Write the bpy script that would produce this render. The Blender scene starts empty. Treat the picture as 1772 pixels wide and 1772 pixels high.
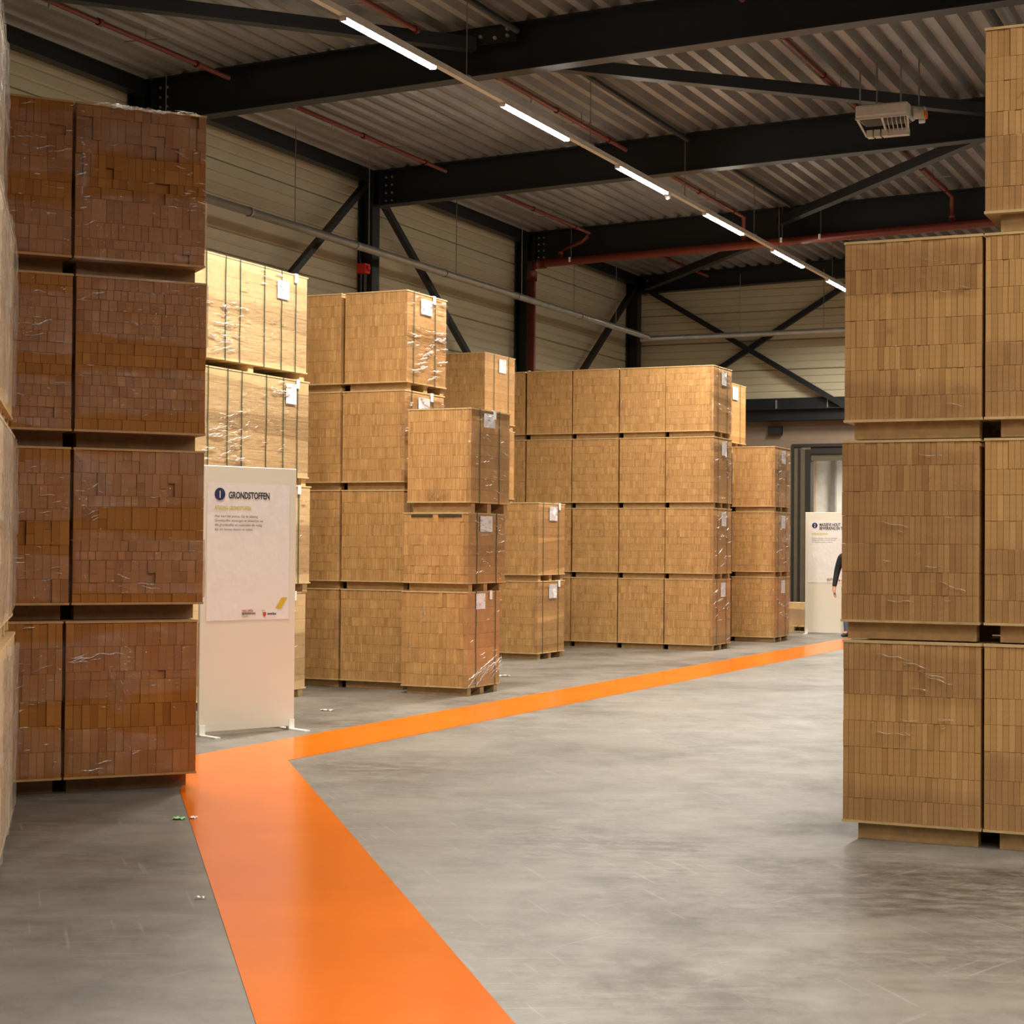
import bpy, bmesh, math, random
from mathutils import Vector, Matrix, noise

random.seed(11)
scene = bpy.context.scene
COL = scene.collection

# ------------------------------------------------------------------ camera
cam_d = bpy.data.cameras.new('camera')
cam = bpy.data.objects.new('camera', cam_d)
COL.objects.link(cam)
YAW, PITCH, ROLL = 0.43401364, 0.01869256, 0.00806634
fw = Vector((-math.sin(YAW) * math.cos(PITCH), math.cos(YAW) * math.cos(PITCH), math.sin(PITCH)))
rt = Vector((math.cos(YAW), math.sin(YAW), 0))
up = rt.cross(fw)
rt2 = rt * math.cos(ROLL) + up * math.sin(ROLL)
up2 = rt2.cross(fw)
cam.matrix_world = Matrix(((rt2.x, up2.x, -fw.x, 0), (rt2.y, up2.y, -fw.y, 0), (rt2.z, up2.z, -fw.z, 1.6), (0, 0, 0, 1)))
cam_d.sensor_fit = 'HORIZONTAL'
cam_d.sensor_width = 36.0
cam_d.lens = 36.0 * 3052.35 / 1772.0
cam_d.clip_start = 0.05
cam_d.clip_end = 200
scene.camera = cam

# ------------------------------------------------------------------ world, exposure
world = bpy.data.worlds.new('world')
scene.world = world
world.use_nodes = True
world.node_tree.nodes['Background'].inputs[0].default_value = (0.9, 0.85, 0.75, 1)
world.node_tree.nodes['Background'].inputs[1].default_value = 0.0
vs = scene.view_settings
vs.view_transform = 'Standard'
vs.look = 'None'
vs.gamma = 1.0
vs.use_curve_mapping = False
vs.exposure = 0.75
LAMP_WATTS = 150.0
LAMP_SPREAD = math.radians(158)
LAMP_COLOR = (1.0, 0.935, 0.82)

# ------------------------------------------------------------------ materials
def nodes_of(name):
    m = bpy.data.materials.new(name)
    m.use_nodes = True
    nt = m.node_tree
    b = nt.nodes['Principled BSDF']
    return m, nt, b

def N(nt, t, **kw):
    n = nt.nodes.new(t)
    for k, v in kw.items():
        setattr(n, k, v)
    return n

def ramp(nt, fac, stops):
    r = N(nt, 'ShaderNodeValToRGB')
    els = r.color_ramp.elements
    while len(els) < len(stops):
        els.new(0.5)
    for e, (p, c) in zip(els, stops):
        e.position = p
        e.color = (*c, 1)
    nt.links.new(fac, r.inputs['Fac'])
    return r.outputs['Color']

def noise_tex(nt, scale, detail=3, rough=0.5, mscale=(1, 1, 1), coord='Object', loc=(0, 0, 0), rot=(0, 0, 0)):
    tc = N(nt, 'ShaderNodeTexCoord')
    mp = N(nt, 'ShaderNodeMapping')
    if any(rot):
        mp.vector_type = 'TEXTURE'       # rotate first, then stretch
        mscale = tuple(1.0 / v for v in mscale)
    mp.inputs['Scale'].default_value = mscale
    mp.inputs['Location'].default_value = loc
    mp.inputs['Rotation'].default_value = rot
    nz = N(nt, 'ShaderNodeTexNoise')
    nz.inputs['Scale'].default_value = scale
    nz.inputs['Detail'].default_value = detail
    nz.inputs['Roughness'].default_value = rough
    nt.links.new(tc.outputs[coord], mp.inputs['Vector'])
    nt.links.new(mp.outputs['Vector'], nz.inputs['Vector'])
    return nz.outputs['Fac']

def mixc(nt, mode, fac, a, b):
    m = N(nt, 'ShaderNodeMix', data_type='RGBA', blend_type=mode)
    if isinstance(fac, (int, float)):
        m.inputs[0].default_value = fac
    else:
        nt.links.new(fac, m.inputs[0])
    for i, v in ((6, a), (7, b)):
        if isinstance(v, tuple):
            m.inputs[i].default_value = (*v, 1)
        else:
            nt.links.new(v, m.inputs[i])
    return m.outputs[2]

def bump(nt, b, h, strength=0.2, dist=0.01):
    bp = N(nt, 'ShaderNodeBump')
    bp.inputs['Strength'].default_value = strength
    bp.inputs['Distance'].default_value = dist
    nt.links.new(h, bp.inputs['Height'])
    nt.links.new(bp.outputs['Normal'], b.inputs['Normal'])

def plain(name, col, rough=0.5, metal=0.0, nscale=6, namp=0.12, coat=0.0):
    m, nt, b = nodes_of(name)
    f = noise_tex(nt, nscale, 4, 0.6)
    lo = tuple(c * (1 - namp) for c in col)
    hi = tuple(min(1, c * (1 + namp)) for c in col)
    nt.links.new(ramp(nt, f, [(0.3, lo), (0.7, hi)]), b.inputs['Base Color'])
    b.inputs['Roughness'].default_value = rough
    b.inputs['Metallic'].default_value = metal
    b.inputs['Coat Weight'].default_value = coat
    return m

def wood(name, lo, hi, island, rough=0.62, grain=0.25, spec=0.35):
    """fibre board strips: every strip has its own tone"""
    m, nt, b = nodes_of(name)
    if island:
        g = N(nt, 'ShaderNodeNewGeometry')
        r = g.outputs['Random Per Island']
    else:
        g = N(nt, 'ShaderNodeObjectInfo')
        r = g.outputs['Random']
    mid = tuple((a + c) / 2 for a, c in zip(lo, hi))
    base = ramp(nt, r, [(0.0, lo), (0.25, mid), (0.75, mid), (1.0, hi)])
    gr = noise_tex(nt, 9, 4, 0.6, (1, 1, 1))
    gr2 = noise_tex(nt, 60, 3, 0.6, (1, 1, 0.35))
    c = mixc(nt, 'MULTIPLY', 1.0, base, ramp(nt, gr, [(0.25, (1 - grain,) * 3), (0.75, (1.0,) * 3)]))
    c = mixc(nt, 'MULTIPLY', 1.0, c, ramp(nt, gr2, [(0.3, (0.86,) * 3), (0.7, (1.06,) * 3)]))
    nt.links.new(c, b.inputs['Base Color'])
    b.inputs['Roughness'].default_value = rough
    b.inputs['Specular IOR Level'].default_value = spec
    return m

M = {}
MDF_LO, MDF_HI = (0.43, 0.222, 0.074), (0.62, 0.350, 0.130)
M['strip'] = wood('fibreboard_strip', MDF_LO, MDF_HI, False)
M['strip_isl'] = wood('fibreboard_strips', MDF_LO, MDF_HI, True)
M['pale_isl'] = wood('pale_fibreboard', (0.60, 0.405, 0.195), (0.71, 0.50, 0.265), True, grain=0.12)
M['dark'] = wood('brown_fibreboard_strip', (0.255, 0.092, 0.013), (0.37, 0.152, 0.028), False, rough=0.6, spec=0.2)  # same fibreboard, darkened: the left stack's shade is put into the colour
M['dark_isl'] = wood('shaded_fibreboard_strips', (0.255, 0.092, 0.013), (0.37, 0.152, 0.028), True, rough=0.6, spec=0.2)
M['board'] = plain('cover_board', (0.52, 0.36, 0.17), 0.6, nscale=12)
M['bearer'] = plain('bearer_wood', (0.40, 0.24, 0.095), 0.7, nscale=14, namp=0.2)
M['dark_plate'] = plain('shaded_cover_board', (0.36, 0.20, 0.08), 0.6, nscale=12)  # left stack's cover boards, colour darkened for the same shade
M['dark_bearer'] = plain('shaded_bearer_wood', (0.22, 0.115, 0.045), 0.75, nscale=14, namp=0.2)  # shade of the gaps under the packs put into the bearer colour
M['pale_wood'] = plain('pale_pallet_wood', (0.62, 0.44, 0.22), 0.7, nscale=14, namp=0.15)
M['strap'] = plain('green_strap', (0.03, 0.085, 0.05), 0.4)
M['white_plastic'] = plain('white_plastic', (0.75, 0.74, 0.72), 0.4)
M['steel'] = plain('black_painted_steel', (0.007, 0.009, 0.012), 0.42, nscale=3, namp=0.2)
M['bolt'] = plain('zinc_bolt', (0.55, 0.5, 0.42), 0.35, 0.8)
M['deck'] = plain('galvanised_deck', (0.29, 0.272, 0.25), 0.42, 0.35, nscale=1.2, namp=0.18)
M['clad'] = plain('cream_cladding', (0.50, 0.44, 0.305), 0.55, nscale=0.8, namp=0.06)
M['brown_wall'] = plain('brown_wall', (0.23, 0.165, 0.115), 0.7, nscale=2)
M['outer_wall'] = plain('plain_wall', (0.42, 0.37, 0.28), 0.7, nscale=2)
M['red_pipe'] = plain('red_pipe', (0.135, 0.018, 0.008), 0.4, nscale=5)
M['grey_pipe'] = plain('grey_pipe', (0.36, 0.345, 0.31), 0.3, 0.5, nscale=4)
M['wire'] = plain('steel_wire', (0.25, 0.23, 0.20), 0.4, 0.6)
M['rail'] = plain('light_rail', (0.62, 0.56, 0.47), 0.4)
M['sign'] = plain('sign_panel', (0.72, 0.655, 0.545), 0.35, nscale=2, namp=0.02)
M['foot'] = plain('white_metal_foot', (0.80, 0.78, 0.72), 0.35)
M['ink_blue'] = plain('navy_print', (0.012, 0.014, 0.075), 0.5)
M['ink_black'] = plain('black_print', (0.02, 0.02, 0.025), 0.5)
M['ink_grey'] = plain('grey_print', (0.16, 0.15, 0.15), 0.5)
M['ink_yellow'] = plain('yellow_print', (0.60, 0.42, 0.01), 0.5, namp=0.03)
M['ink_yellow2'] = plain('pale_yellow_print', (0.62, 0.50, 0.10), 0.5, namp=0.03)
M['ink_red'] = plain('red_print', (0.55, 0.07, 0.03), 0.5)
M['red_box'] = plain('red_alarm', (0.55, 0.02, 0.008), 0.4)
M['cable'] = plain('dark_cable', (0.04, 0.035, 0.03), 0.5)
M['heater'] = plain('heater_white', (0.55, 0.50, 0.42), 0.45)
M['heater_in'] = plain('heater_inside', (0.06, 0.05, 0.03), 0.6)
M['orange_plastic'] = plain('orange_plastic', (0.75, 0.16, 0.02), 0.4)
M['frame'] = plain('dark_door_frame', (0.022, 0.020, 0.016), 0.5)
M['black'] = plain('black_plastic', (0.008, 0.008, 0.008), 0.5)
M['jamb'] = plain('olive_jamb', (0.12, 0.10, 0.065), 0.5)
M['white_wall'] = plain('white_room_wall', (0.75, 0.73, 0.68), 0.6)
M['peach'] = plain('peach_trim', (0.60, 0.40, 0.26), 0.6)
M['carton'] = plain('carton', (0.50, 0.33, 0.17), 0.7)
M['skin'] = plain('skin', (0.52, 0.25, 0.16), 0.5)
M['knit'] = plain('black_knit', (0.014, 0.017, 0.02), 0.8)
M['denim'] = plain('denim', (0.10, 0.12, 0.17), 0.8)
M['shoe'] = plain('shoe', (0.03, 0.025, 0.02), 0.6)
M['hair'] = plain('brown_hair', (0.05, 0.03, 0.018), 0.7)
M['scrap'] = plain('white_scrap', (0.7, 0.7, 0.62), 0.6)
M['scrap_green'] = plain('green_scrap', (0.15, 0.5, 0.12), 0.6)

def mk_concrete():
    m, nt, b = nodes_of('polished_concrete')
    a = noise_tex(nt, 0.42, 7, 0.62, (1.0, 1.0, 1))
    d = noise_tex(nt, 1.1, 9, 0.70, (1.25, 0.9, 1), rot=(0, 0, 0.5))
    s = noise_tex(nt, 2.0, 7, 0.72, (0.6, 1.9, 1), rot=(0, 0, 0.43))
    f = noise_tex(nt, 22, 5, 0.7)
    c = ramp(nt, a, [(0.32, (0.110, 0.097, 0.082)), (0.48, (0.178, 0.160, 0.138)), (0.66, (0.228, 0.208, 0.182))])
    c = mixc(nt, 'MULTIPLY', 0.9, c, ramp(nt, d, [(0.33, (0.55, 0.53, 0.50)), (0.52, (1, 1, 1)), (0.75, (1.12, 1.12, 1.1))]))
    c = mixc(nt, 'MULTIPLY', 0.7, c, ramp(nt, s, [(0.30, (0.62, 0.60, 0.58)), (0.5, (1, 1, 1)), (0.70, (1.2, 1.2, 1.19))]))
    c = mixc(nt, 'MULTIPLY', 0.6, c, ramp(nt, f, [(0.3, (0.88,) * 3), (0.7, (1.06,) * 3)]))
    # speckled worn patches
    wp = noise_tex(nt, 0.55, 3, 0.5, (1, 1, 1), loc=(5.2, 1.3, 0))
    sp = noise_tex(nt, 7.0, 8, 0.8, (0.7, 1.5, 1), rot=(0, 0, 0.35))
    mk = N(nt, 'ShaderNodeMath', operation='MULTIPLY')
    nt.links.new(ramp(nt, wp, [(0.50, (0, 0, 0)), (0.66, (1, 1, 1))]), mk.inputs[0])
    nt.links.new(ramp(nt, sp, [(0.46, (1, 1, 1)), (0.56, (0, 0, 0))]), mk.inputs[1])
    c = mixc(nt, 'MULTIPLY', mk.outputs[0], c, (0.62, 0.58, 0.53))
    # scuffed, darker areas of the slab (centre x, y, radius, depth)
    geo = N(nt, 'ShaderNodeTexCoord')
    blot = noise_tex(nt, 1.7, 6, 0.65)
    for (px, py, pr, dk) in ((-2.15, 8.25, 0.95, 0.85), (-1.25, 8.35, 0.8, 0.8), (-3.1, 8.7, 0.7, 0.45), (-1.3, 7.0, 0.5, 0.4), (-4.5, 8.7, 0.7, 0.35), (-5.6, 11.2, 0.9, 0.3), (-6.2, 6.9, 1.2, 0.3)):
        vd = N(nt, 'ShaderNodeVectorMath', operation='DISTANCE')
        nt.links.new(geo.outputs['Object'], vd.inputs[0])
        vd.inputs[1].default_value = (px, py, 0)
        m1 = N(nt, 'ShaderNodeMath', operation='MULTIPLY_ADD')
        nt.links.new(blot, m1.inputs[0])
        m1.inputs[1].default_value = -2.2
        nt.links.new(vd.outputs['Value'], m1.inputs[2])
        mr = N(nt, 'ShaderNodeMapRange')
        nt.links.new(m1.outputs[0], mr.inputs[0])
        mr.inputs[1].default_value = pr - 1.1 + 0.25
        mr.inputs[2].default_value = pr - 1.1 - 0.25
        mr.inputs[3].default_value = 0.0
        mr.inputs[4].default_value = dk
        m2 = N(nt, 'ShaderNodeMath', operation='MULTIPLY')
        nt.links.new(mr.outputs[0], m2.inputs[0])
        nt.links.new(ramp(nt, sp, [(0.40, (1, 1, 1)), (0.60, (0.15, 0.15, 0.15))]), m2.inputs[1])
        c = mixc(nt, 'MULTIPLY', m2.outputs[0], c, (0.50, 0.46, 0.42))
    # straight pale scratches in three directions
    for ang, lo_, loc_ in ((0.5, 0.665, 0), (1.25, 0.68, 9), (2.3, 0.675, 21)):
        sc = noise_tex(nt, 1.0, 2, 0.4, (1.3, 30.0, 1), loc=(loc_, loc_ * 0.7, 0), rot=(0, 0, ang))
        c = mixc(nt, 'SCREEN', 0.055, c, ramp(nt, sc, [(lo_, (0, 0, 0)), (lo_ + 0.05, (1, 1, 1))]))
    ck = noise_tex(nt, 0.35, 6, 0.6, (1.3, 0.5, 1), loc=(11, 2, 0))
    cl = ramp(nt, ck, [(0.497, (1, 1, 1)), (0.4985, (0.6, 0.6, 0.6)), (0.50, (1, 1, 1))])
    c = mixc(nt, 'MULTIPLY', 0.6, c, cl)
    nt.links.new(c, b.inputs['Base Color'])
    rr = ramp(nt, d, [(0.3, (0.50,) * 3), (0.7, (0.35,) * 3)])
    nt.links.new(rr, b.inputs['Roughness'])
    b.inputs['Specular IOR Level'].default_value = 0.38
    bump(nt, b, f, 0.06, 0.003)
    return m
M['floor'] = mk_concrete()

def mk_orange():
    m, nt, b = nodes_of('orange_floor_paint')
    a = noise_tex(nt, 1.2, 5, 0.6)
    c = ramp(nt, a, [(0.3, (0.70, 0.136, 0.001)), (0.7, (0.79, 0.160, 0.0015))])
    d = noise_tex(nt, 5.5, 6, 0.75)
    c = mixc(nt, 'MULTIPLY', 0.5, c, ramp(nt, d, [(0.28, (0.8, 0.78, 0.75)), (0.4, (1, 1, 1))]))
    nt.links.new(c, b.inputs['Base Color'])
    b.inputs['Roughness'].default_value = 0.18
    b.inputs['Specular IOR Level'].default_value = 0.2
    bump(nt, b, noise_tex(nt, 30, 3), 0.03, 0.002)
    return m
M['orange'] = mk_orange()

def mk_film(name, base=0.10, rough=0.13, milky=0.05, bscale=7.0, bstr=0.9):
    m = bpy.data.materials.new(name)
    m.use_nodes = True
    nt = m.node_tree
    nt.nodes.clear()
    out = N(nt, 'ShaderNodeOutputMaterial')
    tr = N(nt, 'ShaderNodeBsdfTransparent')
    tr.inputs[0].default_value = (0.97, 0.96, 0.95, 1)
    gl = N(nt, 'ShaderNodeBsdfGlossy')
    gl.inputs['Roughness'].default_value = rough
    gl.inputs[0].default_value = (1, 1, 1, 1)
    df = N(nt, 'ShaderNodeBsdfDiffuse')
    df.inputs[0].default_value = (0.8, 0.78, 0.75, 1)
    h1 = noise_tex(nt, bscale, 3, 0.6, (1.0, 1.0, 3.4), rot=(0.0, 0.18, 0))
    h2 = noise_tex(nt, bscale * 2.6, 2, 0.6, (0.8, 0.8, 4.5), rot=(0.0, -0.30, 0))
    ad = N(nt, 'ShaderNodeMath', operation='MULTIPLY_ADD')
    nt.links.new(h2, ad.inputs[0])
    ad.inputs[1].default_value = 0.45
    nt.links.new(h1, ad.inputs[2])
    bp = N(nt, 'ShaderNodeBump')
    bp.inputs['Strength'].default_value = bstr
    bp.inputs['Distance'].default_value = 0.02
    nt.links.new(ad.outputs[0], bp.inputs['Height'])
    nt.links.new(bp.outputs['Normal'], gl.inputs['Normal'])
    lw = N(nt, 'ShaderNodeFresnel')
    lw.inputs[0].default_value = 1.12
    nt.links.new(bp.outputs['Normal'], lw.inputs['Normal'])
    fm = N(nt, 'ShaderNodeMath', operation='MULTIPLY_ADD')
    nt.links.new(lw.outputs[0], fm.inputs[0])
    fm.inputs[1].default_value = 0.5
    fm.inputs[2].default_value = base
    fm.use_clamp = True
    m1 = N(nt, 'ShaderNodeMixShader')
    m1.inputs[0].default_value = milky
    nt.links.new(tr.outputs[0], m1.inputs[1])
    nt.links.new(df.outputs[0], m1.inputs[2])
    m2 = N(nt, 'ShaderNodeMixShader')
    nt.links.new(fm.outputs[0], m2.inputs[0])
    nt.links.new(m1.outputs[0], m2.inputs[1])
    nt.links.new(gl.outputs[0], m2.inputs[2])
    nt.links.new(m2.outputs[0], out.inputs[0])
    return m
M['film'] = mk_film('stretch_film', base=0.035, rough=0.05, milky=0.008, bscale=5, bstr=1.0)
M['film_soft'] = mk_film('smooth_stretch_film', base=0.035, rough=0.08, milky=0.012, bscale=4, bstr=0.7)
M['film_heavy'] = mk_film('thick_stretch_film', base=0.05, rough=0.14, milky=0.16, bscale=6, bstr=0.8)

def mk_crease():
    m = bpy.data.materials.new('bunched_film')
    m.use_nodes = True
    nt = m.node_tree
    nt.nodes.clear()
    out = N(nt, 'ShaderNodeOutputMaterial')
    tr = N(nt, 'ShaderNodeBsdfTransparent')
    df = N(nt, 'ShaderNodeBsdfDiffuse')
    df.inputs[0].default_value = (0.85, 0.83, 0.80, 1)
    gl = N(nt, 'ShaderNodeBsdfGlossy')
    gl.inputs['Roughness'].default_value = 0.22
    a, b_ = N(nt, 'ShaderNodeMixShader'), N(nt, 'ShaderNodeMixShader')
    a.inputs[0].default_value = 0.32
    nt.links.new(df.outputs[0], a.inputs[1])
    nt.links.new(gl.outputs[0], a.inputs[2])
    nt.links.new(ramp(nt, noise_tex(nt, 45, 3, 0.7), [(0.35, (0.06,) * 3), (0.62, (0.85,) * 3)]), b_.inputs[0])
    nt.links.new(tr.outputs[0], b_.inputs[1])
    nt.links.new(a.outputs[0], b_.inputs[2])
    nt.links.new(b_.outputs[0], out.inputs[0])
    return m
M['crease'] = mk_crease()

def mk_paper(name, col, bstr):
    m, nt, b = nodes_of(name)
    b.inputs['Base Color'].default_value = (*col, 1)
    b.inputs['Roughness'].default_value = 0.6
    bump(nt, b, noise_tex(nt, 4.0, 4, 0.5, (1.5, 1.5, 1)), bstr, 0.03)
    return m
M['poster'] = mk_paper('poster_paper', (0.745, 0.69, 0.645), 0.35)

def mk_label():
    m, nt, b = nodes_of('printed_label')
    f = noise_tex(nt, 40, 2, 0.5, (0.22, 0.22, 1.5))
    c = ramp(nt, f, [(0.34, (0.38, 0.37, 0.43)), (0.42, (0.72, 0.70, 0.72)), (1.0, (0.80, 0.78, 0.79))])
    nt.links.new(c, b.inputs['Base Color'])
    b.inputs['Roughness'].default_value = 0.45
    return m
M['label'] = mk_label()

def mk_lamp():
    m, nt, b = nodes_of('led_diffuser')
    nt.nodes.remove(b)
    e = N(nt, 'ShaderNodeEmission')
    e.inputs[0].default_value = (*LAMP_COLOR, 1)
    e.inputs[1].default_value = 40.0
    nt.links.new(e.outputs[0], nt.nodes['Material Output'].inputs[0])
    return m
M['lamp'] = mk_lamp()

# ------------------------------------------------------------------ mesh helpers
class MB:
    def __init__(self):
        self.v, self.f = [], []

    def box(self, x0, x1, y0, y1, z0, z1):
        n = len(self.v)
        self.v += [(x0, y0, z0), (x1, y0, z0), (x1, y1, z0), (x0, y1, z0), (x0, y0, z1), (x1, y0, z1), (x1, y1, z1), (x0, y1, z1)]
        self.f += [tuple(n + i for i in q) for q in ((3, 2, 1, 0), (4, 5, 6, 7), (0, 1, 5, 4), (1, 2, 6, 5), (2, 3, 7, 6), (3, 0, 4, 7))]
        return self

    def prism(self, prof, p0, p1, U, V, closed=True):
        """extrude a 2-D profile (u, v) from p0 to p1"""
        n = len(self.v)
        k = len(prof)
        p0, p1, U, V = Vector(p0), Vector(p1), Vector(U), Vector(V)
        for p in (p0, p1):
            for u, w in prof:
                self.v.append(tuple(p + U * u + V * w))
        for i in range(k if closed else k - 1):
            j = (i + 1) % k
            self.f.append((n + i, n + j, n + k + j, n + k + i))
        if closed:
            self.f.append(tuple(n + i for i in reversed(range(k))))
            self.f.append(tuple(n + k + i for i in range(k)))
        return self

    def tube(self, pts, r, seg=10):
        """round pipe along a polyline"""
        pts = [Vector(p) for p in pts]
        n = len(self.v)
        for i, p in enumerate(pts):
            t = (pts[min(i + 1, len(pts) - 1)] - pts[max(i - 1, 0)]).normalized()
            a = Vector((0, 0, 1)) if abs(t.z) < 0.9 else Vector((1, 0, 0))
            u = t.cross(a).normalized()
            w = t.cross(u)
            sc = 1.0
            if 0 < i < len(pts) - 1:
                c = (pts[i + 1] - p).normalized().dot((p - pts[i - 1]).normalized())
                sc = 1.0 / max(0.5, math.sqrt((1 + c) / 2))
            for k in range(seg):
                an = 2 * math.pi * k / seg
                self.v.append(tuple(p + (u * math.cos(an) * sc + w * math.sin(an)) * r))
        for i in range(len(pts) - 1):
            for k in range(seg):
                a, b = n + i * seg + k, n + i * seg + (k + 1) % seg
                self.f.append((a, b, b + seg, a + seg))
        self.f.append(tuple(n + k for k in range(seg)))
        self.f.append(tuple(n + (len(pts) - 1) * seg + k for k in reversed(range(seg))))
        return self

    def build(self, name, mat, parent=None, smooth=False):
        me = bpy.data.meshes.new(name)
        me.from_pydata(self.v, [], self.f)
        me.update()
        me.materials.append(mat)
        if smooth:
            for p in me.polygons:
                p.use_smooth = True
        o = bpy.data.objects.new(name, me)
        COL.objects.link(o)
        o.parent = parent
        return o

def fix_normals(o):
    bm = bmesh.new()
    bm.from_mesh(o.data)
    bmesh.ops.recalc_face_normals(bm, faces=bm.faces)
    bm.to_mesh(o.data)
    bm.free()
    return o

def empty(name, loc=(0, 0, 0), rz=0.0):
    o = bpy.data.objects.new(name, None)
    COL.objects.link(o)
    o.location = loc
    o.rotation_euler = (0, 0, rz)
    o.empty_display_size = 0.2
    return o

def tag(o, label=None, cat=None, group=None, kind=None):
    if label:
        o['label'] = label
    if cat:
        o['category'] = cat
    if group:
        o['group'] = group
    if kind:
        o['kind'] = kind
    return o

def copy_tree(o, parent=None):
    c = o.copy()
    COL.objects.link(c)
    c.parent = parent
    for ch in list(o.children):
        copy_tree(ch, c)
    return c

def rod(p0, p1, r, seg=8):
    return MB().tube([p0, p1], r, seg)

IPROF = lambda h, w, tf, tw: [(-w / 2, -h), (w / 2, -h), (w / 2, -h + tf), (tw / 2, -h + tf), (tw / 2, -tf), (w / 2, -tf), (w / 2, 0), (-w / 2, 0), (-w / 2, -tf), (-tw / 2, -tf), (-tw / 2, -h + tf), (-w / 2, -h + tf)]

# ------------------------------------------------------------------ structure: floor, walls, roof
XW, YB = -13.25, 34.35           # inner faces of the left wall and the back wall
XR, YF = 13.0, -12.0
ROOF = lambda x: 7.165 + 0.024 * (x + 13.0)       # underside of the deck = top of the beams
BEAM_H = 0.53
BAYS = [0.6, 6.2, 11.8, 17.4, 23.0, 28.6, 34.1]

fl = MB().box(XW - 0.3, XR + 0.3, YF - 0.3, YB + 7, -0.2, 0.0).build('floor', M['floor'])
tag(fl, kind='structure')

# orange walkway paint: a straight run beside the packs and a run bending off towards the camera
def paint():
    z0, z1 = 0.0, 0.003
    a = [(-7.74, 33.6), (-7.74, 11.0), (-6.70, 9.42), (-1.48, 2.75), (-0.62, 3.02), (-6.955, 11.12), (-6.955, 33.6)]
    # outline corrected so that both runs keep their width
    b = MB()
    b.v = [(x, y, z1) for x, y in a] + [(x, y, z0) for x, y in a]
    k = len(a)
    b.f = [(0, 1, 5, 6), (1, 2, 5), (2, 3, 4, 5)]
    b.f += [(i, (i + 1) % k, k + (i + 1) % k, k + i) for i in range(k)]
    return fix_normals(b.build('floor_marking', M['orange']))
pm = paint()
tag(pm, 'glossy orange walkway stripe painted on the grey concrete floor', 'floor marking')

# left wall: horizontal liner trays, one object per tray and bay
wl = empty('wall_left', (XW, 0, 0))
tag(wl, kind='structure')
wb = empty('wall_back', (0, YB, 0))
tag(wb, kind='structure')
TRAY = 0.60
def tray_prof():
    # (height, depth into the room): shallow ribs, proud joints
    g = []
    for k in range(4):
        z = k * 0.15
        g += [(z + 0.006, 0.0), (z + 0.02, 0.016), (z + 0.130, 0.016), (z + 0.144, 0.0)]
    return [(0.003, -0.03)] + g + [(TRAY - 0.003, -0.03)]
TP = tray_prof()
def tray_mesh(L):
    b = MB()
    b.prism([(d, z) for z, d in TP], (0, 0, 0), (0, L, 0), (1, 0, 0), (0, 0, 1))
    o = fix_normals(b.build('cladding_panel', M['clad']))
    me = o.data
    bpy.data.objects.remove(o)
    return me
def place_mesh(name, me, parent, loc, rz=0.0):
    o = bpy.data.objects.new(name, me)
    COL.objects.link(o)
    o.parent = parent
    o.location = loc
    o.rotation_euler = (0, 0, rz)
    return o
tm = tray_mesh(5.588)
for by in (6.2, 11.8, 17.4, 23.0, 28.6):
    for k in range(12):
        place_mesh('cladding_panel', tm, wl, (0.03, by + 0.006, k * TRAY + 0.02))
MB().box(-0.25, 0.0, YF, YB, 0, 7.25).build('wall_core', M['outer_wall'], wl)
# back wall: trays above the steel beam, brown wall below, big door opening at X -9.37 .. -6.6
DX0, DX1, DZ = -9.37, -6.55, 3.35
tm2 = tray_mesh(5.6)
for k in range(5):
    for j in range(4):
        place_mesh('cladding_panel', tm2, wb, (XW + 0.06 + 5.6 * j, -0.03, 4.56 + k * TRAY), -math.pi / 2)
MB().box(XW, XR, 0.0, 0.25, 4.3, 7.9).build('wall_core', M['outer_wall'], wb)
MB().box(XW, -9.75, 0.0, 0.25, 0, 4.3).build('lower_wall', M['brown_wall'], wb)
MB().box(-9.75, DX1 + 0.4, 0.0, 0.25, 3.66, 4.3).build('lintel', M['brown_wall'], wb)
MB().box(DX1 + 0.4, XR, 0.0, 0.25, 0, 4.3).build('lower_wall', M['brown_wall'], wb)
wr = MB().box(XR, XR + 0.25, YF, YB, 0, 7.9).build('wall_right', M['outer_wall'])
tag(wr, kind='structure')
wf = MB().box(XW, XR, YF - 0.25, YF, 0, 7.9).build('wall_front', M['outer_wall'])
tag(wf, kind='structure')

# door opening and the bright room behind it
dr = empty('door_1', (-9.75, YB, 0))
tag(dr, kind='structure')
b = MB()
b.box(0, 0.05, -0.06, 0.25, 0, 3.66).box(0.05, 3.55, -0.06, 0.25, 3.60, 3.66)
b.build('outer_frame', M['frame'], dr)
MB().box(0.05, 0.13, -0.03, 0.2, 0, 3.60).build('jamb', M['jamb'], dr)
MB().box(0.13, 0.17, -0.05, 0.2, 0, 3.58).build('jamb', M['frame'], dr)
MB().box(0.17, 0.27, 0.0, 0.2, 0, 3.55).build('jamb', M['jamb'], dr)
MB().box(0.27, 0.38, -0.02, 0.22, 0, 3.55).build('guide_rail', M['frame'], dr)
MB().box(0.38, 3.2, -0.02, 0.22, 3.46, 3.60).build('header', M['frame'], dr)
MB().box(0.38, 3.2, 0.02, 0.22, 3.33, 3.46).build('header', M['jamb'], dr)
MB().box(3.2, 3.6, -0.02, 0.22, 0, 3.60).build('guide_rail', M['frame'], dr)
br = empty('wall_room_beyond', (-8, YB + 0.3, 0))
tag(br, kind='structure')
MB().box(-4, 4, 5.0, 5.2, 0, 4).build('far_wall', M['white_wall'], br)
MB().box(-4.2, -4, 0, 5, 0, 4).build('side_wall', M['white_wall'], br)
MB().box(4, 4.2, 0, 5, 0, 4).build('side_wall', M['white_wall'], br)
MB().box(-4, 4, 0, 5, 4, 4.2).build('room_ceiling', M['white_wall'], br)
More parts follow.
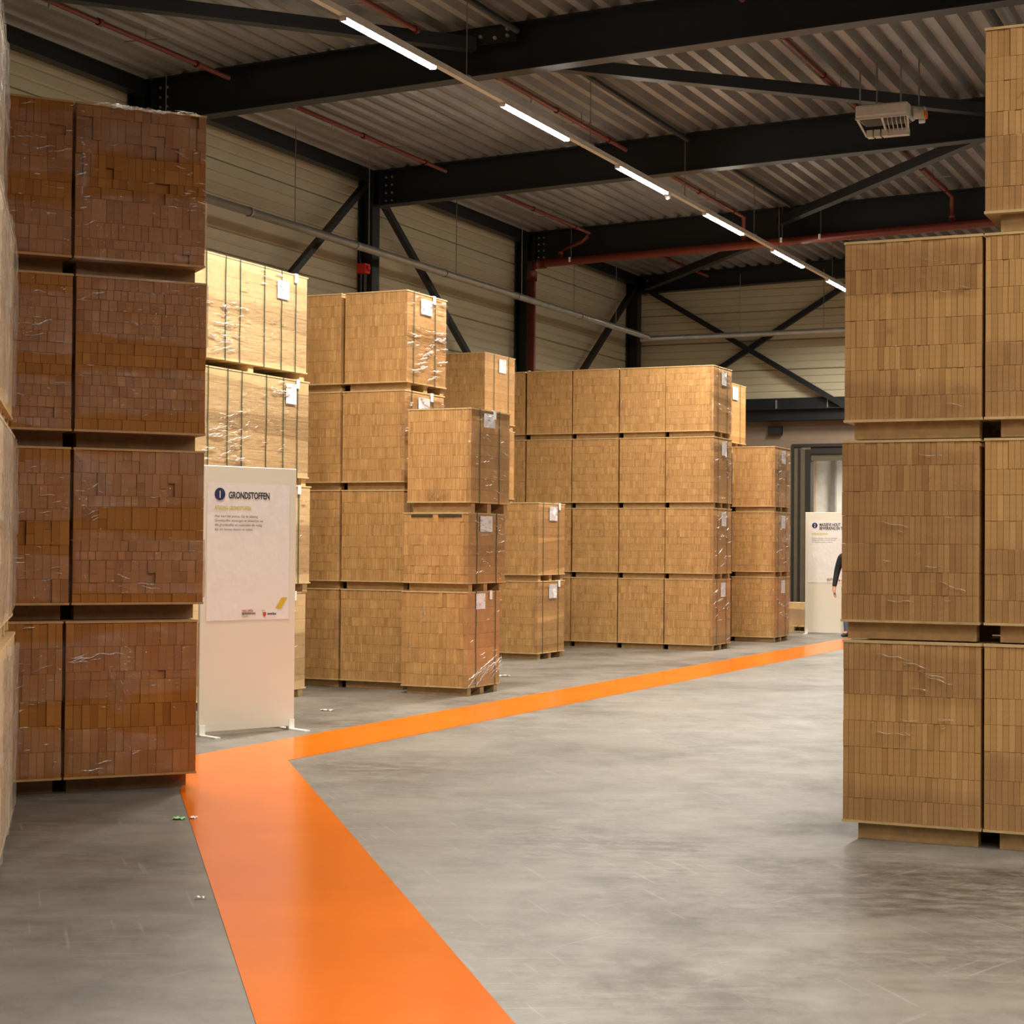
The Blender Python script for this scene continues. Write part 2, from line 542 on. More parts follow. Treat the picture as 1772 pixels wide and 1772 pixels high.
MB().box(-2.98, -2.69, 4.9, 5.0, 0, 4).build('trim_strip', M['peach'], br)
MB().box(-2.31, -2.21, 4.85, 5.0, 0, 4).build('downpipe', M['grey_pipe'], br)

# roof deck: trapezoidal sheets, ribs along Y, one object per bay
ce = empty('ceiling')
tag(ce, kind='structure')
def deck(y0, y1):
    b = MB()
    x = XW
    top, prof = 0.105, []
    while x < XR:
        prof += [(x, ROOF(x)), (x + 0.095, ROOF(x)), (x + 0.14, ROOF(x) + top), (x + 0.205, ROOF(x) + top)]
        x += 0.25
    n = len(prof)
    for y in (y0, y1):
        b.v += [(px, y, pz) for px, pz in prof]
    b.f = [(i, i + 1, n + i + 1, n + i) for i in range(n - 1)]
    o = b.build('roof_deck_sheet', M['deck'], ce)
    return o
for y0, y1 in zip([YF] + BAYS, BAYS + [YB + 0.2]):
    deck(y0, y1)
MB().box(XW - 0.3, XR + 0.3, YF - 0.3, YB + 0.3, 8.0, 8.1).build('roof_cover', M['outer_wall'], ce)

# ------------------------------------------------------------------ steel frame
ORD = {0.6: 'behind the viewer', 6.2: 'above the viewer', 11.8: 'in front of the viewer, above the frame', 17.4: 'nearest in view, with the bolted brace plate', 23.0: 'second in view, behind the hanging heater', 28.6: 'with the red sprinkler main below it', 34.1: 'along the top of the back wall'}
for y in BAYS:
    h = BEAM_H if y < 34 else 0.36
    r = empty('roof_beam', (-13.0, y, ROOF(-13)))
    tag(r, 'black steel roof beam ' + ORD[y], 'beam', 'black roof beams across the hall')
    b = MB()
    b.prism(IPROF(h, 0.21, 0.022, 0.014), (0, 0, 0), (25.9, 0, 0.024 * 25.9), (0, 1, 0), (0, 0, 1))
    fix_normals(b.build('beam_profile', M['steel'], r))
    if y > 15:
        MB().box(0.16, 0.19, -0.11, 0.11, -h - 0.02, -0.01).build('end_plate', M['steel'], r)
        for k in range(4):
            for xx in (0.24, 0.34):
                z = -0.10 - k * (h - 0.18) / 3
                rod((xx, -0.035, z), (xx, 0.0, z), 0.017, 6).build('bolt', M['bolt'], r)
        MB().box(0.19, 0.40, -0.02, 0.0, -h + 0.03, -0.03).build('splice_plate', M['steel'], r)
    if y == 17.4:
        pz = 0.024 * 4.55
        MB().box(4.25, 5.0, -0.125, -0.1, -0.2 + pz, -0.03 + pz).build('brace_plate', M['steel'], r)
        for xx, zz in ((4.35, -0.12), (4.46, -0.12), (4.58, -0.12), (4.75, -0.15), (4.9, -0.07), (4.9, -0.14)):
            rod((xx, -0.16, zz + pz), (xx, -0.12, zz + pz), 0.02, 6).build('bolt', M['bolt'], r)
CN = {11.8: 'behind the big wrapped stack', 17.4: 'behind the pale strapped stack', 23.0: 'beside the red alarm box', 28.6: 'carrying the red riser pipe', 34.1: 'in the far corner of the hall'}
for y in (11.8, 17.4, 23.0, 28.6, 34.1):
    r = empty('steel_column', (-13.06, y, 0))
    tag(r, 'black steel wall column ' + CN[y], 'column', 'black steel wall columns')
    b = MB()
    # H-section, web facing the room
    w, d, t = 0.22, 0.24, 0.018
    b.box(-d / 2, -d / 2 + t, -w / 2, w / 2, 0, ROOF(-13) - 0.01)
    b.box(d / 2 - t, d / 2, -w / 2, w / 2, 0, ROOF(-13) - 0.01)
    b.box(-d / 2 + t, d / 2 - t, -0.007, 0.007, 0, ROOF(-13) - 0.01)
    b.build('column_profile', M['steel'], r)
    MB().box(-0.19, 0.19, -0.17, 0.17, 0, 0.025).build('base_plate', M['steel'], r)
# eave beams between the columns
for i, (y0, y1) in enumerate(zip(BAYS[1:-1], BAYS[2:])):
    b = MB()
    b.prism([(-0.08, -0.20), (0.08, -0.20), (0.08, -0.02), (-0.08, -0.02)], (-12.98, y0 + 0.13, ROOF(-13)), (-12.98, y1 - 0.13, ROOF(-13)), (1, 0, 0), (0, 0, 1))
    o = fix_normals(b.build('eave_beam', M['steel']))
    tag(o, 'black eave beam along the left wall, ' + ['over the viewer', 'left of the nearest roof beam', 'above the pale strapped stack', 'between alarm box column and riser column', 'beside the far corner'][i] if i else 'black eave beam along the left wall over the viewer', 'beam', 'eave beams on the left wall')
# thin tie tubes along Y
for x, nm in ((-8.0, 'above the lamp line'), (-3.25, 'at the upper right')):
    for i, (y0, y1) in enumerate(zip(BAYS[2:-1], BAYS[3:])):
        o = rod((x, y0 + 0.11, ROOF(x) - 0.10), (x, y1 - 0.11, ROOF(x) - 0.10), 0.035).build('tie_tube', M['steel'], None, True)
        tag(o, 'thin black tie tube between roof beams ' + nm + ', ' + ['nearest bay', 'second bay', 'third bay', 'farthest bay'][i], 'tie tube', 'tie tubes under the roof')
# roof bracing
def brace(p0, p1, w, label, group, flat=False):
    p0, p1 = Vector(p0), Vector(p1)
    t = (p1 - p0).normalized()
    a = Vector((0, 0, 1))
    u = t.cross(a).normalized()
    v = u.cross(t)
    b = MB()
    b.prism([(-w / 2, -w / 2), (w / 2, -w / 2), (w / 2, w / 2), (-w / 2, w / 2)], p0, p1, u, v)
    o = fix_normals(b.build('diagonal_brace', M['steel']))
    tag(o, label, 'brace', group)
    return o
NODE = lambda x, y, dz=-0.2: (x, y, ROOF(x) + dz)
brace(NODE(-12.9, 11.95), NODE(-8.5, 17.25), 0.14, 'black diagonal roof brace at the upper left, ending at the bolted plate', 'roof braces')
brace(NODE(-8.3, 17.55, -0.30), NODE(-3.8, 22.85, -0.22), 0.14, 'black diagonal roof brace behind the hanging heater', 'roof braces')
brace(NODE(-3.8, 23.15, -0.35), NODE(-8.3, 28.45, -0.25), 0.14, 'black diagonal roof brace rising right between second beam and sprinkler beam', 'roof braces')
brace(NODE(-8.3, 28.75, -0.35), NODE(-12.8, 34.0, -0.25), 0.14, 'black diagonal roof brace running into the far corner', 'roof braces')
# wall bracing
XC = -12.98
brace((XC, 22.85, 7.02), (XC, 17.55, 2.8), 0.09, 'black diagonal wall brace left of the alarm box column', 'wall braces')
brace((XC, 23.2, 6.80), (XC, 28.45, 3.25), 0.09, 'black diagonal wall brace right of the alarm box column', 'wall braces')
brace((XC, 33.95, 6.95), (XC, 28.75, 3.2), 0.10, 'black diagonal wall brace left of the far corner column', 'wall braces')
brace((-12.85, 34.12, 6.93), (-8.5, 34.12, 4.30), 0.10, 'black back wall brace falling to the right', 'back wall braces')
brace((-8.5, 34.22, 6.86), (-12.85, 34.22, 4.25), 0.10, 'black back wall brace rising to the right', 'back wall braces')
# back wall beam
r = empty('wall_beam', (-12.9, 34.18, 4.12))
tag(r, 'dark steel beam across the back wall above the door', 'beam')
b = MB()
b.prism(IPROF(0.24, 0.26, 0.02, 0.014), (0, 0, 0.24), (25, 0, 0.24), (0, 1, 0), (0, 0, 1))
fix_normals(b.build('beam_profile', M['steel'], r))
MB().box(0, 25, 0.05, 0.15, 0.24, 0.46).build('top_plate', M['steel'], r)
for k in range(9):
    MB().box(0.75 + 1.05 * k, 0.77 + 1.05 * k, -0.02, 0.05, 0.245, 0.42).build('stiffener', M['grey_pipe'], r)

# ------------------------------------------------------------------ pipes
PG = 'red sprinkler branch pipes'
def pipe_branch(x, segs, nm):
    for i, (y0, y1) in enumerate(segs):
        r = empty('sprinkler_pipe', (x, y0, ROOF(x) - 0.14))
        tag(r, 'red sprinkler branch pipe under the roof, ' + nm + ', ' + ['nearest bay', 'middle bay', 'far bay', 'last bay'][i], 'pipe', PG)
        L = y1 - y0
        rod((0, 0, 0), (0, L, 0), 0.030).build('pipe_run', M['red_pipe'], r, True)
        for f in (0.22, 0.55, 0.88):
            rod((0, L * f - 0.03, 0), (0, L * f + 0.03, 0), 0.042).build('coupling', M['red_pipe'], r, True)
        rod((0, L * 0.4, 0), (0, L * 0.4, -0.09), 0.012).build('sprinkler_head', M['bolt'], r)
        rod((0, L * 0.7, 0.02), (0, L * 0.7, 0.20), 0.006).build('hanger', M['wire'], r)
        rod((-0.25, L * 0.7 - 0.05, 0.02), (0.25, L * 0.7 + 0.05, 0.02), 0.008).build('bracket', M['wire'], r)
SEG = [(11.95, 17.28), (17.52, 22.88), (23.12, 28.40)]
pipe_branch(-11.72, SEG, 'row nearest the left wall')
pipe_branch(-8.9, SEG, 'row beside the lamp line')
pipe_branch(-5.45, SEG, 'row at the right')
pipe_branch(-11.4, [(28.8, 33.9)], 'far corner row')
rm = empty('sprinkler_main', (-12.78, 28.33, 6.56))
tag(rm, 'thick red sprinkler main running below the roof beam and down the column', 'pipe')
b = MB().tube([(0, 0, -6.3), (0, 0, -0.12), (0.035, 0, -0.035), (0.12, 0, 0.0), (18, 0, 0.024 * 18)], 0.072, 12)
b.build('main_run', M['red_pipe'], rm, True)
rod((0, 0, -0.30), (0, 0, -0.12), 0.092, 12).build('elbow_collar', M['red_pipe'], rm, True)
rod((0.12, 0, 0), (0.26, 0, 0.004), 0.092, 12).build('elbow_collar', M['red_pipe'], rm, True)
for x in (1.06, 3.88, 7.33):
    zz = 0.024 * x
    t = 0.60
    if x < 2:
        MB().tube([(0.55, 0, 0.02), (0.55, 0, 0.16), (0.62, 0, 0.24), (0.95, 0, 0.34), (x, 0, 0.42), (x, 0.0, t - 0.10)], 0.035).build('branch_drop', M['red_pipe'], rm, True)
    else:
        MB().tube([(x, 0, zz), (x, 0, zz + 0.47)], 0.035).build('branch_drop', M['red_pipe'], rm, True)
    rod((x if x > 2 else 0.55, 0, zz + 0.10), (x if x > 2 else 0.55, 0, zz + 0.16), 0.05).build('drop_collar', M['red_pipe'], rm, True)
for x in (0.75, 4.55, 5.2, 8.7):
    rod((x, 0.0, 0.024 * x), (x, 0.0, 0.024 * x + 0.6), 0.006).build('hanger', M['wire'], rm)
    rod((x, -0.075, 0.024 * x - 0.03), (x, -0.075, 0.024 * x + 0.05), 0.02, 6).build('clip', M['white_plastic'], rm)
rod((0, -0.08, -1.95), (0, -0.08, -1.89), 0.03, 8).build('clip', M['white_plastic'], rm)

gp = empty('grey_duct_pipe', (-12.55, 12.0, 5.84))
tag(gp, 'grey steel pipe along the left and back wall below the roof', 'pipe')
rod((0, 0, 0), (0, 21.55, 0.0), 0.058, 12).build('pipe_run', M['grey_pipe'], gp, True)
rod((-0.2, 21.70, -0.02), (9, 21.70, -0.02), 0.058, 12).build('pipe_run', M['grey_pipe'], gp, True)
for y in (7.0, 9.72, 12.5, 15.2, 18.0):
    rod((0, y - 0.02, 0), (0, y + 0.02, 0), 0.066, 12).build('coupling', M['grey_pipe'], gp, True)
for y in (2.2, 5.2, 8.1, 10.1, 12.9, 15.4, 17.7, 19.8):
    rod((0.0, y, 0.05), (0.0, y, 1.33), 0.007, 6).build('hanger', M['wire'], gp)
rod((0, 21.5, 0), (0, 21.58, 0), 0.045, 10).build('end_cap', M['white_plastic'], gp, True)
for x in (1.9, 3.6):
    rod((x, 21.70, 0.04), (x, 21.70, 1.2), 0.006, 6).build('hanger', M['wire'], gp)

ab = empty('alarm_box', (-12.92, 22.58, 5.58))
tag(ab, 'small red alarm box beside the second wall column', 'alarm')
MB().box(-0.06, 0.08, -0.075, 0.075, 0, 0.14).build('housing', M['red_box'], ab)
rod((0.08, 0, 0.07), (0.11, 0, 0.07), 0.045, 12).build('sounder', M['red_box'], ab, True)
for dy in (-0.05, 0.05, 0.09):
    rod((0, dy, -5.58), (0, dy, 0.0), 0.012, 6).build('conduit', M['cable'], ab)
MB().tube([(0, -0.05, 0.12), (0.02, -0.12, 0.2), (0.02, -0.14, 0.3), (0, -0.05, 0.42)], 0.008, 6).build('cable', M['cable'], ab)

# ------------------------------------------------------------------ lighting line
LX, LZ = -8.0, 6.30
rl = empty('light_rail', (LX, 7.0, LZ + 0.02))
tag(rl, 'long beige light rail hung from the roof', 'light rail')
b = MB()
b.box(-0.032, 0.032, 0, 26.9, 0.0, 0.055)
b.build('rail_profile', M['rail'], rl)
for y in (5.7, 9.07, 12.4, 15.8, 19.0, 20.35, 23.7):
    b = MB().tube([(0, y, 0.05), (0, y, ROOF(LX) - LZ - 0.03)], 0.006, 6)
    b.build('suspension_wire', M['wire'], rl)
    MB().box(-0.04, 0.04, y - 0.03, y + 0.03, 0.05, 0.07).build('clamp', M['bolt'], rl)

LAMP_DATA = bpy.data.lights.new('lamp_light', 'AREA')
LAMP_DATA.shape = 'RECTANGLE'
LAMP_DATA.size = 0.06
LAMP_DATA.size_y = 1.72
LAMP_DATA.energy = LAMP_WATTS
LAMP_DATA.color = LAMP_COLOR
LAMP_DATA.spread = LAMP_SPREAD
def lamp_at(x, y, z, label, group):
    r = empty('led_lamp', (x, y, z))
    tag(r, label, 'lamp', group)
    MB().box(-0.034, 0.034, 0, 1.76, 0.0, 0.0195).build('housing', M['rail'], r)
    b = MB()
    prof = [(-0.034, 0.0), (-0.034, -0.012), (-0.024, -0.026), (0.024, -0.026), (0.034, -0.012), (0.034, 0.0)]
    b.prism(prof, (0, 0.01, 0), (0, 1.75, 0), (1, 0, 0), (0, 0, 1))
    fix_normals(b.build('diffuser', M['lamp'], r))
    MB().box(-0.035, 0.035, 0, 0.01, -0.027, 0).build('end_cap', M['white_plastic'], r)
    la = bpy.data.objects.new('lamp_light', LAMP_DATA)
    COL.objects.link(la)
    la.parent = r
    la.location = (0, 0.88, -0.031)
    MB().box(-0.035, 0.035, 1.75, 1.76, -0.027, 0).build('end_cap', M['white_plastic'], r)
    return r
ORDN = ['first', 'second', 'third', 'fourth', 'fifth', 'sixth', 'seventh']
for k in range(6):
    lamp_at(LX, 13.58 + 3.35 * k, LZ, 'lit white tube lamp on the ceiling rail, %s counted from the upper left' % ORDN[k], 'tube lamps on the rail')
lamp_at(LX, 10.23, LZ, 'lit white tube lamp on the rail just above the picture edge', 'tube lamps on the rail')
SECOND = [(1.2, -7.0), (1.2, -3.65), (1.2, -0.3), (1.2, 3.05), (1.2, 6.4), (1.2, 9.75), (1.2, 13.1), (1.2, 16.45), (1.2, 19.8), (1.2, 23.15), (1.2, 26.5), (1.2, 29.85)]
r2 = empty('light_rail', (1.2, -7.5, LZ + 0.27))
tag(r2, 'light rail of the next aisle, to the right of the view', 'light rail')
MB().box(-0.032, 0.032, 0, 40, 0.0, 0.055).build('rail_profile', M['rail'], r2)
for i, (x, y) in enumerate(SECOND):
    lamp_at(x, y, LZ + 0.25, 'lit white tube lamp of the next aisle outside the view, %s from behind' % (ORDN + ['eighth', 'ninth', 'tenth', 'eleventh', 'twelfth'])[i], 'tube lamps of the next aisle')
lamp_at(-8.6, YB + 2.2, 3.9, 'lit white tube lamp in the bright room behind the door', None)

sn = empty('ceiling_sensor', (LX - 0.01, 22.15, LZ - 0.03))
tag(sn, 'small white dome sensor at the end of the third rail lamp', 'sensor')
b = MB().tube([(0, 0, 0.08), (0, 0, 0.03), (0, 0, 0.0), (0, 0, -0.03), (0, 0, -0.045)], 0.045, 12)
o = b.build('dome', M['white_plastic'], sn, True)
n = 12
for i, k in enumerate((0.8, 1.0, 1.0, 0.75, 0.3)):
    for j in range(n):
        v = o.data.vertices[i * n + j]
        v.co.x *= k
        v.co.y *= k

# ------------------------------------------------------------------ hanging heater
ht = empty('hanging_heater', (-4.76, 20.5, 6.66))
tag(ht, 'beige box heater with louvres hanging from the roof on rods', 'heater')
o = MB().box(-0.31, 0.31, -0.04, 0.40, 0.0, 0.15).build('casing', M['heater'], ht)
bv = o.modifiers.new('bevel', 'BEVEL'); bv.width = 0.025; bv.segments = 2
b = MB()
for s in (-1, 1):
    b.prism([(-0.012, 0), (0.012, 0), (0.012, 0.012), (-0.012, 0.012)], (0.30 * s, -0.02, 0.0), (0.25 * s, 0.30, -0.16), (1, 0, 0), (0, 0, 1))
b.prism([(-0.012, -0.012), (0.012, -0.012), (0.012, 0.012), (-0.012, 0.012)], (0, -0.02, 0.0), (0, 0.30, -0.16), (1, 0, 0), (0, 0, 1))
b.box(-0.31, 0.31, -0.03, -0.005, -0.02, 0.01)
fix_normals(b.build('outlet_frame', M['heater'], ht))
MB().box(-0.27, 0.27, 0.03, 0.36, -0.02, 0.005).build('burner', M['heater_in'], ht)
for k in range(5):
    x = 0.06 + 0.05 * k
    b = MB().prism([(-0.004, -0.02), (0.004, -0.02), (0.004, 0.02), (-0.004, 0.02)], (x, 0.02, -0.03), (x - 0.02, 0.27, -0.13), (1, 0, 0), (0, 0, 1))
    fix_normals(b.build('louvre', M['heater'], ht))
MB().box(0.02, 0.26, 0.22, 0.32, -0.18, -0.10).build('outlet_lip', M['heater'], ht)
for k in range(3):
    MB().box(-0.23 + 0.09 * k, -0.16 + 0.09 * k, 0.2, 0.32, -0.18, -0.10).build('vane', M['heater'], ht)
o = rod((0.34, 0.2, 0.05), (0.46, 0.2, 0.05), 0.07, 14).build('fan_motor', M['heater'], ht, True)
rod((0.46, 0.2, 0.02), (0.485, 0.2, 0.02), 0.05, 12).build('motor_cap', M['orange_plastic'], ht, True)
rod((0.40, 0.16, -0.06), (0.47, 0.16, -0.06), 0.025, 10).build('lens', M['white_plastic'], ht, True)
for x, y in ((-0.26, 0.0), (-0.14, 0.34), (0.22, 0.0), (0.36, 0.34)):
    rod((x, y, 0.12), (x, y, 0.80), 0.011, 6).build('hanging_rod', M['wire'], ht)

dbx = empty('wall_box', (-10.08, YB - 0.02, 3.86))
tag(dbx, 'small black box mounted on the brown wall above the far stack', 'box')
MB().box(-0.14, 0.14, -0.10, 0.0, 0.0, 0.16).build('housing', M['black'], dbx)
MB().box(-0.11, 0.11, -0.106, -0.10, 0.03, 0.13).build('front_plate', M['black'], dbx)

# ------------------------------------------------------------------ packs of board strips
unit_cube = MB().box(0, 1, 0, 1, 0, 1)
_o = unit_cube.build('board_strip', M['strip']); CUBE_STRIP = _o.data; bpy.data.objects.remove(_o)
_o = unit_cube.build('board_strip', M['dark']); CUBE_DARK = _o.data; bpy.data.objects.remove(_o)
GAP = 0.0016

def layout(W, H, style, rnd):
    """cells (x0, x1, z0, z1, proud) of the strip ends on the front face"""
    cells = []
    z = 0.0
    if style == 'R':
        nrow = 7
        rows = [0.125 + rnd.uniform(-0.018, 0.018) for _ in range(nrow)]
        s = H / sum(rows)
        for i, h in enumerate(rows):
            h *= s
            w0 = 0.0312 + rnd.uniform(-0.0015, 0.002)
            n = round(W / w0)
            w = W / n
            thin = rnd.random() < 0.45
            for k in range(n):
                j = rnd.uniform(-0.003, 0.003)
                if thin and rnd.random() < 0.0:
                    pass
                cells.append((k * w, (k + 1) * w, z, z + h, j))
            z += h
    elif style[0] == 'L':
        rows = []
        hs = {'1': (0.15, 0.155, 0.16, 0.15, 0.055), '2': (0.06, 0.15, 0.075, 0.155), '3': (0.066, 0.07, 0.075), '4': (0.062, 0.075, 0.09, 0.105, 0.15)}[style[1]]
        while sum(rows) < H - 0.06:
            rows.append(rnd.choice(hs))
        s = H / sum(rows)
        for h in rows:
            h *= s
            w0 = rnd.choice((0.047, 0.05, 0.053))
            x = 0.0
            while x < W - 0.02:
                w = w0 * rnd.uniform(0.95, 1.05)
                if style == 'L4' and rnd.random() < 0.10:
                    w *= 2
                if x + w > W - 0.025:
                    w = W - x
                j = rnd.uniform(-0.004, 0.004)
                if rnd.random() < (0.05 if style == 'L4' else 0.012):
                    j = -0.02
                if style != 'L1' and h > 0.12 and rnd.random() < 0.2:
                    hh = h * rnd.uniform(0.35, 0.65)
                    cells.append((x, x + w, z, z + hh, j))
                    cells.append((x, x + w, z + hh, z + h, rnd.uniform(-0.006, 0.006)))
                else:
                    cells.append((x, x + w, z, z + h, j))
                x += w
            z += h
    elif style == 'B':       # broad upright blocks
        rows = [rnd.choice((0.10, 0.13, 0.16)) for _ in range(7)]
        s = H / sum(rows)
        for h in rows:
            h *= s
            w0 = rnd.choice((0.042, 0.05, 0.06))
            n = round(W / w0)
            for k in range(n):
                cells.append((k * W / n, (k + 1) * W / n, z, z + h, rnd.uniform(-0.003, 0.003)))
            z += h
    else:                    # fine even strips
        nrow = rnd.choice((8, 9, 10))
        for i in range(nrow):
            h = H / nrow
            w0 = rnd.choice((0.027, 0.032, 0.045))
            n = round(W / w0)
            for k in range(n):
                cells.append((k * W / n, (k + 1) * W / n, z, z + h, rnd.uniform(-0.002, 0.002)))
            z += h
    return cells

def film_band(parent, pts, z0, z1, slope, mat, seed, amp=0.008, name='stretch_film', nz=8, step=0.06):
    """crumpled film wound along a horizontal polyline pts (local x, y)"""
    P = [Vector((p[0], p[1], 0)) for p in pts]
    cum = [0]
    for a, c in zip(P, P[1:]):
        cum.append(cum[-1] + (c - a).length)
    tot = cum[-1]
    ss = set(cum)
    k = 0
    while k * step < tot:
        ss.add(k * step)
        k += 1
    ss = sorted(ss)
    b = MB()
    for s in ss:
        i = 0
        while i < len(P) - 2 and s > cum[i + 1]:
            i += 1
        t = (s - cum[i]) / max(1e-6, cum[i + 1] - cum[i])
        p = P[i].lerp(P[i + 1], t)
        d = (P[i + 1] - P[i]).normalized()
        nrm = Vector((d.y, -d.x, 0))
        for j in range(nz + 1):
            f = j / nz
            z = z0 + (z1 - z0) * f + slope * (s - tot / 2)
            wob = noise.noise(Vector((s * 5 + seed, f * 3, seed * 1.7))) * 0.02
            q = noise.noise(Vector((s * 7 + seed, z * 14 + s * 9, seed)))
            off = 0.006 + amp * (0.5 + 0.5 * q)
            pp = p + nrm * off
            b.v.append((pp.x, pp.y, z + (wob if j in (0, nz) else 0)))
    m = nz + 1
    for i in range(len(ss) - 1):
        for j in range(nz):
            a = i * m + j
            b.f.append((a, a + m, a + m + 1, a + 1))
    o = b.build(name, mat, parent, True)
    return o

def film_tail(parent, x, z, w, h, mat, seed):
    """loose crumpled flap of film hanging from the left edge of the front face"""
    b = MB()
    nx, nz = 10, 14
    for i in range(nz + 1):
        f = i / nz
        ww = w * math.sin(math.pi * min(1, 0.12 + f * 0.75)) ** 1.3
        for j in range(nx + 1):
            g = j / nx
            q = noise.noise(Vector((g * 4 + seed, f * 6, seed)))
            q2 = noise.noise(Vector((g * 9 - f * 8 + seed, f * 5, 3 + seed)))
            b.v.append((x + ww * g, -0.012 - 0.022 * abs(q) - 0.012 * abs(q2), z - h * f))
    m = nx + 1
    for i in range(nz):
        for j in range(nx):
            a = i * m + j
            b.f.append((a, a + m, a + m + 1, a + 1))
    return b.build('film_flap', mat, parent, True)

PLATE, PITCHZ = 0.014, 1.10

def strap_loop(parent, y, W, z0, z1, w=0.013, wob=0.0, seed=0):
    t = 0.0025
    b = MB()
    def bar(p0, p1, u, v):
        b.prism([(-w / 2, 0), (w / 2, 0), (w / 2, t), (-w / 2, t)], p0, p1, u, v)
    rnd = random.Random(seed)
    # right-hand run with a slight wander
    ys = [y + (rnd.uniform(-wob, wob) if 0 < k < 4 else 0) for k in range(5)]
    for k in range(4):
        za, zb = z0 + (z1 - z0) * k / 4, z0 + (z1 - z0) * (k + 1) / 4
        bar((W + 0.001, ys[k], za), (W + 0.001, ys[k + 1], zb), (0, 1, 0), (1, 0, 0))
    bar((-0.001, y, z0), (-0.001, y, z1), (0, 1, 0), (-1, 0, 0))
    bar((0, y, z1), (W, y, z1), (0, 1, 0), (0, 0, 1))
    bar((0, y, z0 - t), (W, y, z0 - t), (0, 1, 0), (0, 0, 1))
    return fix_normals(b.build('strap', M['strap'], parent))

